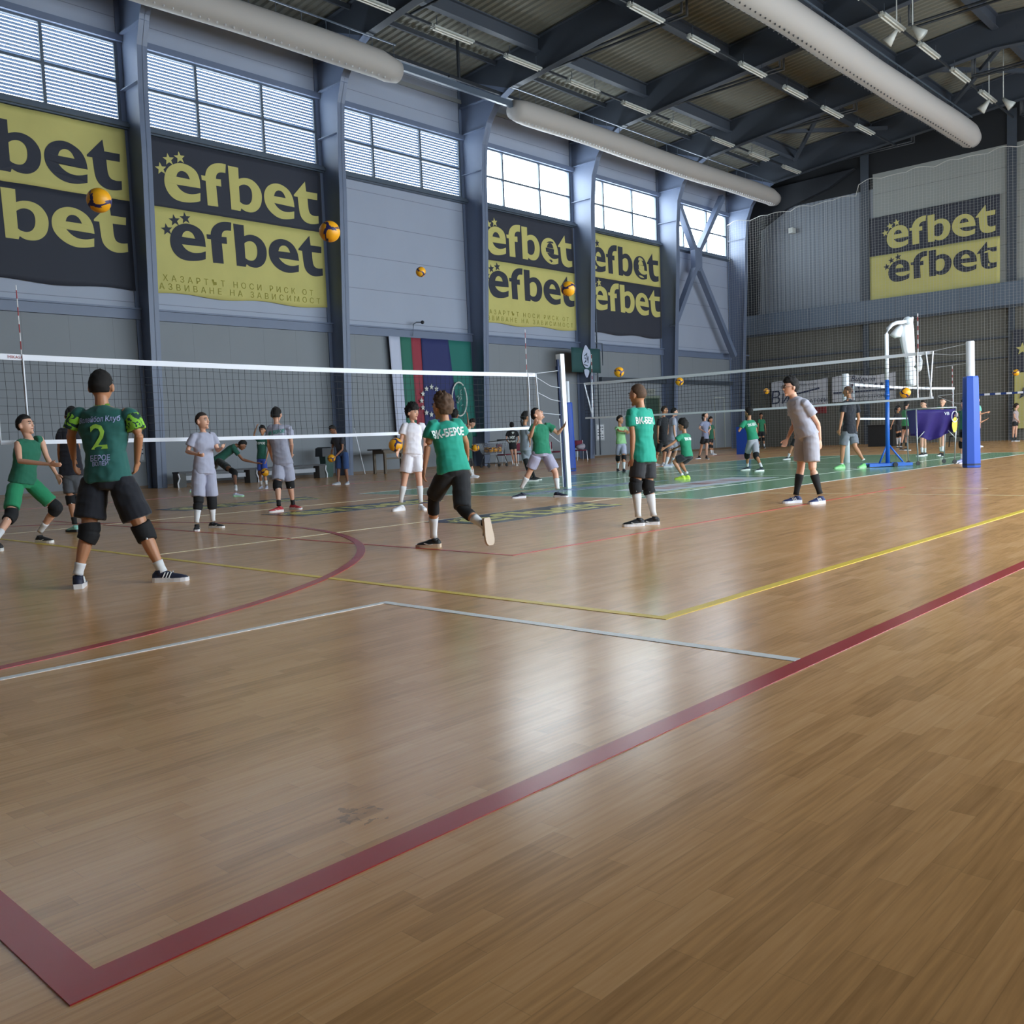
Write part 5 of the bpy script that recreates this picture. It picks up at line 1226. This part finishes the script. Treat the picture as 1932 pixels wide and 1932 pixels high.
p = person('boy in dark tee and long blue shorts looking down at a ball near the bin', .86, 215, '628,811 633,820 629,828 627,848 624,862,-.15 646,828 646,848,-.05 630,864,-.15 640,856 639,888 638,909 651,856 653,888 656,909 633,915,195 656,914,262',
    'd', 'k', 'short', ('#2e303a', .5), ('#2d4a7d', .9), 0, socks=('w', 0), shoes=('#a9b0bc', '#d8dae0'), pitch=-35, hands=(.9, .9), loose=.045)
ball(p['w1'] * .5 + p['w2'] * .5 + V((0, 0, -.02)) - AW * .13, 'ball held by the boy in long blue shorts', 'volleyballs held by players', (1, 0, .4))
p = person('boy all in white standing with a ball on his hand', .86, 290, '778.5,779 779,798 763,805 757,830,-.02 751,852,-.15 797,805 803,832 801,852,.05 771,858 763,907 756,947 786,858 791,907 794,947 750,964,225 797,962,295',
    'l', 'k', 'mop', (WHT, .6), ('#e9e7f0', .68), 0, socks=('w', .34), shoes=('#e4e4ea', '#f0f0f4'), near=1, hface=325, hands=(.5, .6), loose=.042)
ball(atD(746.5, 839.5, p['D'] - .12), 'ball held on the palm of the boy in white', 'volleyballs held by players', (1.1, .3, 2.2))
p = person('boy in teal tee and black leggings stepping, back to the camera, in the centre', .90, 112, '834,769 838,795 815,804 807,843 801,884 864,800 878,832,.1 882,860,.35 843,892 818,938 818,1012 869,892 873,962 914,992 815,1033,165 921,1030,125,12',
    'm', 'l', 'mid', (TEAL, .6), ('#1b1c20', .95), 0, socks=('w', .22), shoes=('#17181a', '#cdb7a0', 'tick'), near=2, hface=140, legg=1.42, pitch=6, hands=(.7, .6))
print_on(p, [('ВК-БЕРОЕ', .74, .10, dict(bold=.004, xs=.68))], M_pw)
person('person in grey tee pointing up, mostly hidden behind the boy in leggings', .86, 60, '859,783 860,798 850,805 847,828 849,850 873,804 884,804 882,786 853,858 834,874 823,905 862,858 865,884 864,904 817,917,190 862,914,190',
    'd', 'k', 'mid', ('#8b93a3', .55), ('#b6cf5a', .8), 3, socks=('k', .15), shoes=('#c6ccd0', '#e0e0e0'), hands=(.9, .15))
p = person('boy in dark green shirt holding a ball right of the green flag', .84, 330, '891,799 884,811 876,822 878,842 890,849,-.1 887,822 888,838 896,845 880,864 884,880 891,896 885,864 889,880 893,896 894,902,345 901,900,0',
    'l', 'b', 'mid', (DG, .6), ('#1b1e22', .9), 0, socks=('w', .3), shoes=('#d5d8e0', '#e8e8ec'), pitch=-25)
ball(p['w2'] + AW * -.1 + RH * .02, 'ball held by the boy in dark green near the flag', 'volleyballs held by players', (.3, .8, .1))
p = person('girl in black tee with white print seen from behind by the shopping cart', .84, 92, '965.6,803 966,811 958,816 955,828 960,836,.1 975,816 979,828 975,837,.1 964,843 967,859 969.5,876 971,843 973,859 975,876 969,879,95 976,879,85',
    'l', 'k', 'mid', ('#191a20', .6), ('#191a1e', .3), 0, socks=('w', .05), shoes=('#d8d4cc', '#e8e8e4'), long_hair=True)
print_on(p, [('I', .78, .10, {}), ((lambda bm, f: prism(bm, [(.03 + .05 * math.sin(a) ** 3, .12 + .045 * (math.cos(a) - .35 * math.cos(2 * a) - .15 * math.cos(3 * a))) for a in [k * .4 for k in range(16)]], lambda u, v: f(u, v), lambda u, v: f(u, v))), .62, .1, {}), ('MY', .52, .15, dict(bold=.004)), ('МАМА', .28, .10, dict(bold=.002))], M_pw)
person('person in long grey tee behind the boy looking up', .92, 25, '992.5,787 990,802 985,809 986,827 995,836,-.15 995,809 999,826 1000,836,-.1 989,847 993,874 1001,899 994,847 998,876 1008,900 1004,908,350 1011,906,355',
    'm', 'k', 'mid', ('#8f97a3', .6), ('#8b929c', .75), 0, legg=1.8, socks=('k', .1), shoes=('#17181a', '#e0e0e0'), long_hair=True, shirt_low=.1)
person('boy in green tee and lilac grey shorts looking up by the centre post, legs apart', .92, 300, '1014,783 1018,800 1006,806 1001,824 1008,802,-.2 1036,804 1053,818 1062,806,-.1 1013,857 1000,889 984,920 1031,857 1048,892 1052,922 979,940,195 1057,938,335',
    'l', 'k', 'short', (GRN, .5), ('#a8a5bd', .82), 0, socks=('w', .28), shoes=('#22263a', '#dcdce4'), near=1, hface=335, pitch=38, hands=(.35, .35), loose=.042)
p = person('tall boy in teal tee, black shorts and knee pads standing with his back to us', .89, 128, '1203,746 1208,769 1190,780 1194,824 1193,866 1222,779 1227,820,.1 1226,860,.2 1205,868 1200,914 1204,974 1222,868 1224,916 1233,972 1197,993,182 1233,990,170',
    'm', 'l', 'buzz', (TEAL, .55), ('#26272c', .72), 3, socks=('w', .32), shoes=('#1d1e22', '#e6e6ea', 'tick'), near=2, hface=138, hands=(.7, .6), shirt_low=.05, pad_t=(.78, 1.28))
print_on(p, [('ВК-БЕРОЕ', .72, .095, dict(bold=.004, xs=.66))], M_pw)
# -- far court
person('boy in pale green shirt and light shorts just left of the tall boy in teal', .84, 285, '1170,792 1170,805 1163,808 1168,813,-.25 1181,815,-.3 1179,808 1184,818,-.1 1181,814,-.3 1168,838 1166,864 1165.5,883 1176,838 1177,864 1177,884 1165,890,275 1177,891,285',
    'm', 'k', 'short', ('#93c88f', .5), ('#a8adc4', .75), 3, socks=('w', .25), shoes=('#1b1c20', '#8d8f94'), hface=330)
person('man in black tee and black shorts in the far doorway group', .98, 345, '1254,774 1252,786 1243,793 1241,811 1241,828 1259,793 1262,809 1258,823,-.1 1247,834 1240,857 1237,875 1256,834 1254,857 1252,875 1236,879.5,0 1252,879,0',
    'm', 'b', 'short', ('#191b22', .55), ('#191b20', .8), 0, socks=('w', .05), shoes=('#c2c4cc', '#e2e2e6'))
person('boy in light grey tee and grey shorts beside the man in black', .95, 2, '1272.5,778 1270,787 1266,793 1267,809 1270,826 1271,793 1272,810 1274,826 1266,831 1264,853 1256,877 1271,831 1275,852 1266,876 1257,882,0 1269,880,0',
    'l', 'k', 'short', ('#a0a3b4', .55), ('#9b9dab', .8), 0, socks=('w', .25), shoes=('#c2c9e0', '#e2e2e6'))
p = person('boy in green tee crouching in bright yellow shoes', .86, 160, '1288,803 1291,817 1283,824 1270,836 1255,845 1299,824 1289,838,.15 1274,846,.25 1290,863 1271,869 1287,896 1302,861 1284,874,.1 1296,893 1290,904.5,150 1299,904,150',
    'm', 'k', 'mop', ('#1f8a66', .5), ('#202227', .75), 0, socks=('w', .05), shoes=('#c8f04a', '#d4f46a'), hands=(.3, .3))
print_on(p, [('ВК-БЕРОЕ', .72, .085, dict(bold=.003, xs=.7))], M_pw)
person('girl in grey tee and black shorts with dark ponytail on the far court', .86, 335, '1331.5,783 1330,794 1324,799 1319,808 1328,814,-.2 1337,799 1341,808 1335,816,-.15 1327,826 1323,845 1319,862 1334,826 1333,846 1333,863 1318,866,205 1333,866.5,285',
    'l', 'k', 'mid', ('#858ba6', .5), ('#1c1d22', .55), 0, socks=('k', .08), shoes=('#1d1e22', '#e0e0e4'), long_hair=True, shirt_low=.06)
person('girl in dark green tee with knee pads behind the girl in grey', .80, 310, '1341,792 1341,801 1338,804 1338,815 1338,824 1345,804 1347,815 1348,826 1339,828 1340,842 1342,855 1343,828 1343,842 1345,855 1342,858.6,300 1347,858,0',
    'm', 'k', 'mid', ('#1f5c45', .5), ('#1c1d22', .5), 3, socks=('w', .2), shoes=('#b9bcc6', '#e0e0e4'), long_hair=True)
p = person('boy in green tee and light grey shorts stepping towards the blue mat', .88, 130, '1412.5,779 1413,792 1403,798 1394,814 1398,803,.1 1422,798 1427,813 1427,823,.15 1417,830 1410,858 1410,879 1424,830 1427,860 1436,880 1407,887.5,185 1434,889.3,190',
    'm', 'k', 'mid', ('#1f8a66', .55), ('#a9abb6', .85), 3, socks=('w', .12), shoes=('#26333c', '#e2eae6'), hands=(.5, .5))
print_on(p, [('ВК-БЕРОЕ', .72, .09, dict(bold=.003, xs=.7))], M_pw)
person('far boy in green tee and black shorts against the dark wall', .86, 275, '1436,784 1436,791 1431.5,793 1430,804 1430,813 1441,793 1444,805 1445,816 1434,814 1432.5,829 1432,842 1439,814 1440.5,829 1442,842 1432,844.6,270 1443,845.4,270',
    'm', 'k', 'mid', ('#2c7d58', .5), ('#1c1d22', .6), 3, socks=('w', .15), shoes=('#3a3c42', '#c0c0c4'))
p = person('boy with glasses in all grey leaning forward at right, black socks', .95, 190, '1491,731 1497,750 1494,763 1498,800 1485,829 1520,762 1543,800,.05 1547,829,.1 1514,823 1511,882 1502,933 1530,821 1533,884 1547,931 1494,949,187 1546,950,205',
    'l', 'k', 'mid', ('#a9aab8', .55), ('#a8a6b0', .80), 0, socks=('k', .34), shoes=('#22305f', '#dfe3ee', 'bars'), near=1, glasses=True, hands=(.7, .3), shirt_low=.02, loose=.045)
print_on(p, [('Б', .86, .09, dict(bold=.004))], M_tealp)
person('person in dark clothes hidden behind the boy with glasses', .92, 180, '1507,781 1506,791 1500,796 1499,811 1500,823 1511,796 1512,811 1512,823 1502,826 1493,846 1487,863 1509,826 1513,846 1514,862 1486,867,185 1513,866,185',
    'm', 'k', 'mid', ('#20222a', .5), ('#1c1d22', .75), 0, socks=('w', .2), shoes=('#1d1e22', '#dcdce0'))
person('man in black polo, grey shorts and bright green shoes walking away', 1.04, 135, '1599,739 1602,753 1592,763 1588,789 1584,810 1615,763 1620,789,.1 1617,806,.15 1596,818 1590,845 1588,875 1609,818 1613,843 1629,868 1585,884,195 1624,883,215',
    'm', 'l', 'buzz', ('#191c26', .55), ('#767b84', .78), 0, socks=('w', .02), shoes=('#7fce7f', '#a4e0a0'), near=1, hface=150, coll='#d8d8dc')
person('girl in black top with yellow collar behind the girl in roller skates', .80, 340, '1694.5,771 1694,779 1689,784 1685,795 1681,806 1697,784 1698,795 1697,805 1692,803 1693,820 1693,838 1697,803 1698,820 1699,838 1692,845,270 1700,845,280',
    'm', 'k', 'mid', ('#1c1d22', .5), ('#1c1d22', .6), 3, socks=('w', .3), shoes=('#d8d8dc', '#1b1c20'), coll='#c9b13a', long_hair=True)
person('girl in green tee and black shorts with dark hair and heavy black and white shoes', .88, 30, '1710.6,763 1709,772 1704,777 1704,790 1709,798,-.05 1714,777 1716,789 1715,799 1706,804 1703.5,822 1700,841 1711,804 1711.5,822 1709,841 1701,850,310 1711,850,325',
    'l', 'k', 'mid', ('#3a8f5c', .5), ('#17181c', .35), 0, socks=('k', .14), shoes=('#26272b', '#e6e6e8'), long_hair=True)
person('man in black tee leaning over the purple ball cart', .96, 205, '1742,763 1746,771 1738,777 1739,787 1742,793,-.2 1753,776 1755,786 1754,793,-.2 1741,807 1739,830 1739.5,853 1748,807 1744,829 1745,853 1736,861,190 1744,859.5,190',
    'l', 'b', 'buzz', ('#17181c', .45), ('#1c1d22', .75), 0, socks=('w', .15), shoes=('#1d1e22', '#dcdce0'), pitch=-10)
person('boy in green tee with a hand at his chin behind the purple cart', .92, 215, '1778.5,758 1779,767 1770,771 1766,783 1767,790 1786,771 1783,783,-.15 1779,773,-.3 1774,803 1774,827 1775,851 1782,803 1779,827 1778,851 1774,860,215 1779,861.5,250',
    'l', 'b', 'short', ('#2c8a5c', .6), ('#1c1d22', .6), 0, socks=('w', .15), shoes=('#1d1e22', '#dcdce0'))
person('person in green mostly hidden by the blue padded post, arm reaching left to the cart', .92, 185, '1821,763 1821,773 1815,779 1803,783 1792,787 1825,779 1827,793 1826,806 1817,811 1815.5,838 1815,864 1824,811 1823,838 1822,864 1811,873,185 1818,875,185',
    'l', 'k', 'mid', ('#2c8a5c', .5), ('#1c1d22', .5), 3, socks=('w', .15), shoes=('#9d9ccf', '#e2e2ea'))
person('person in aqua top standing right of the blue padded post, arm down', .88, 20, '1844,755 1843,763 1836,768 1835,783 1836,796 1848,768 1849.5,787 1849,804 1838,801 1839,820 1840,837 1845,801 1845.5,820 1846,837 1840,843,0 1848.5,843.5,0',
    'l', 'b', 'mid', ('#7fd0bd', .4), ('#1f2a5a', .5), 0, socks=('w', .05), shoes=('#d8dae0', '#e8e8ea'))
person('person behind the blue padded post stretching both arms to the right', .86, 5, '1838,767 1837,776 1838,782 1850,781 1862,778 1840,787 1850,797 1860,792 1835,808 1835,824 1834,840 1840,808 1840,824 1841,840 1835,845,0 1842,846,0',
    'm', 'k', 'mid', ('#2c7d58', .4), ('#1c1d22', .5), 0, socks=('w', .1), shoes=('#3a3c42', '#c0c0c4'), hands=(.2, .2))
person('girl in pale top and black shorts far off beside the yellow banner', .90, 345, '1918,766.5 1917,774.5 1914,778 1914,787 1919,793,-.1 1919,778 1920,787 1922,794 1914,797 1912,812 1911,827 1918,797 1917,812 1916.5,827 1912,831.5,0 1918,831,0',
    'l', 'b', 'mid', ('#b9a9a9', .3), ('#1c1d22', .45), 0, socks=('k', .05), shoes=('#1d1e22', '#dcdce0'), long_hair=True)
bpy.data.scenes.remove(WORK)
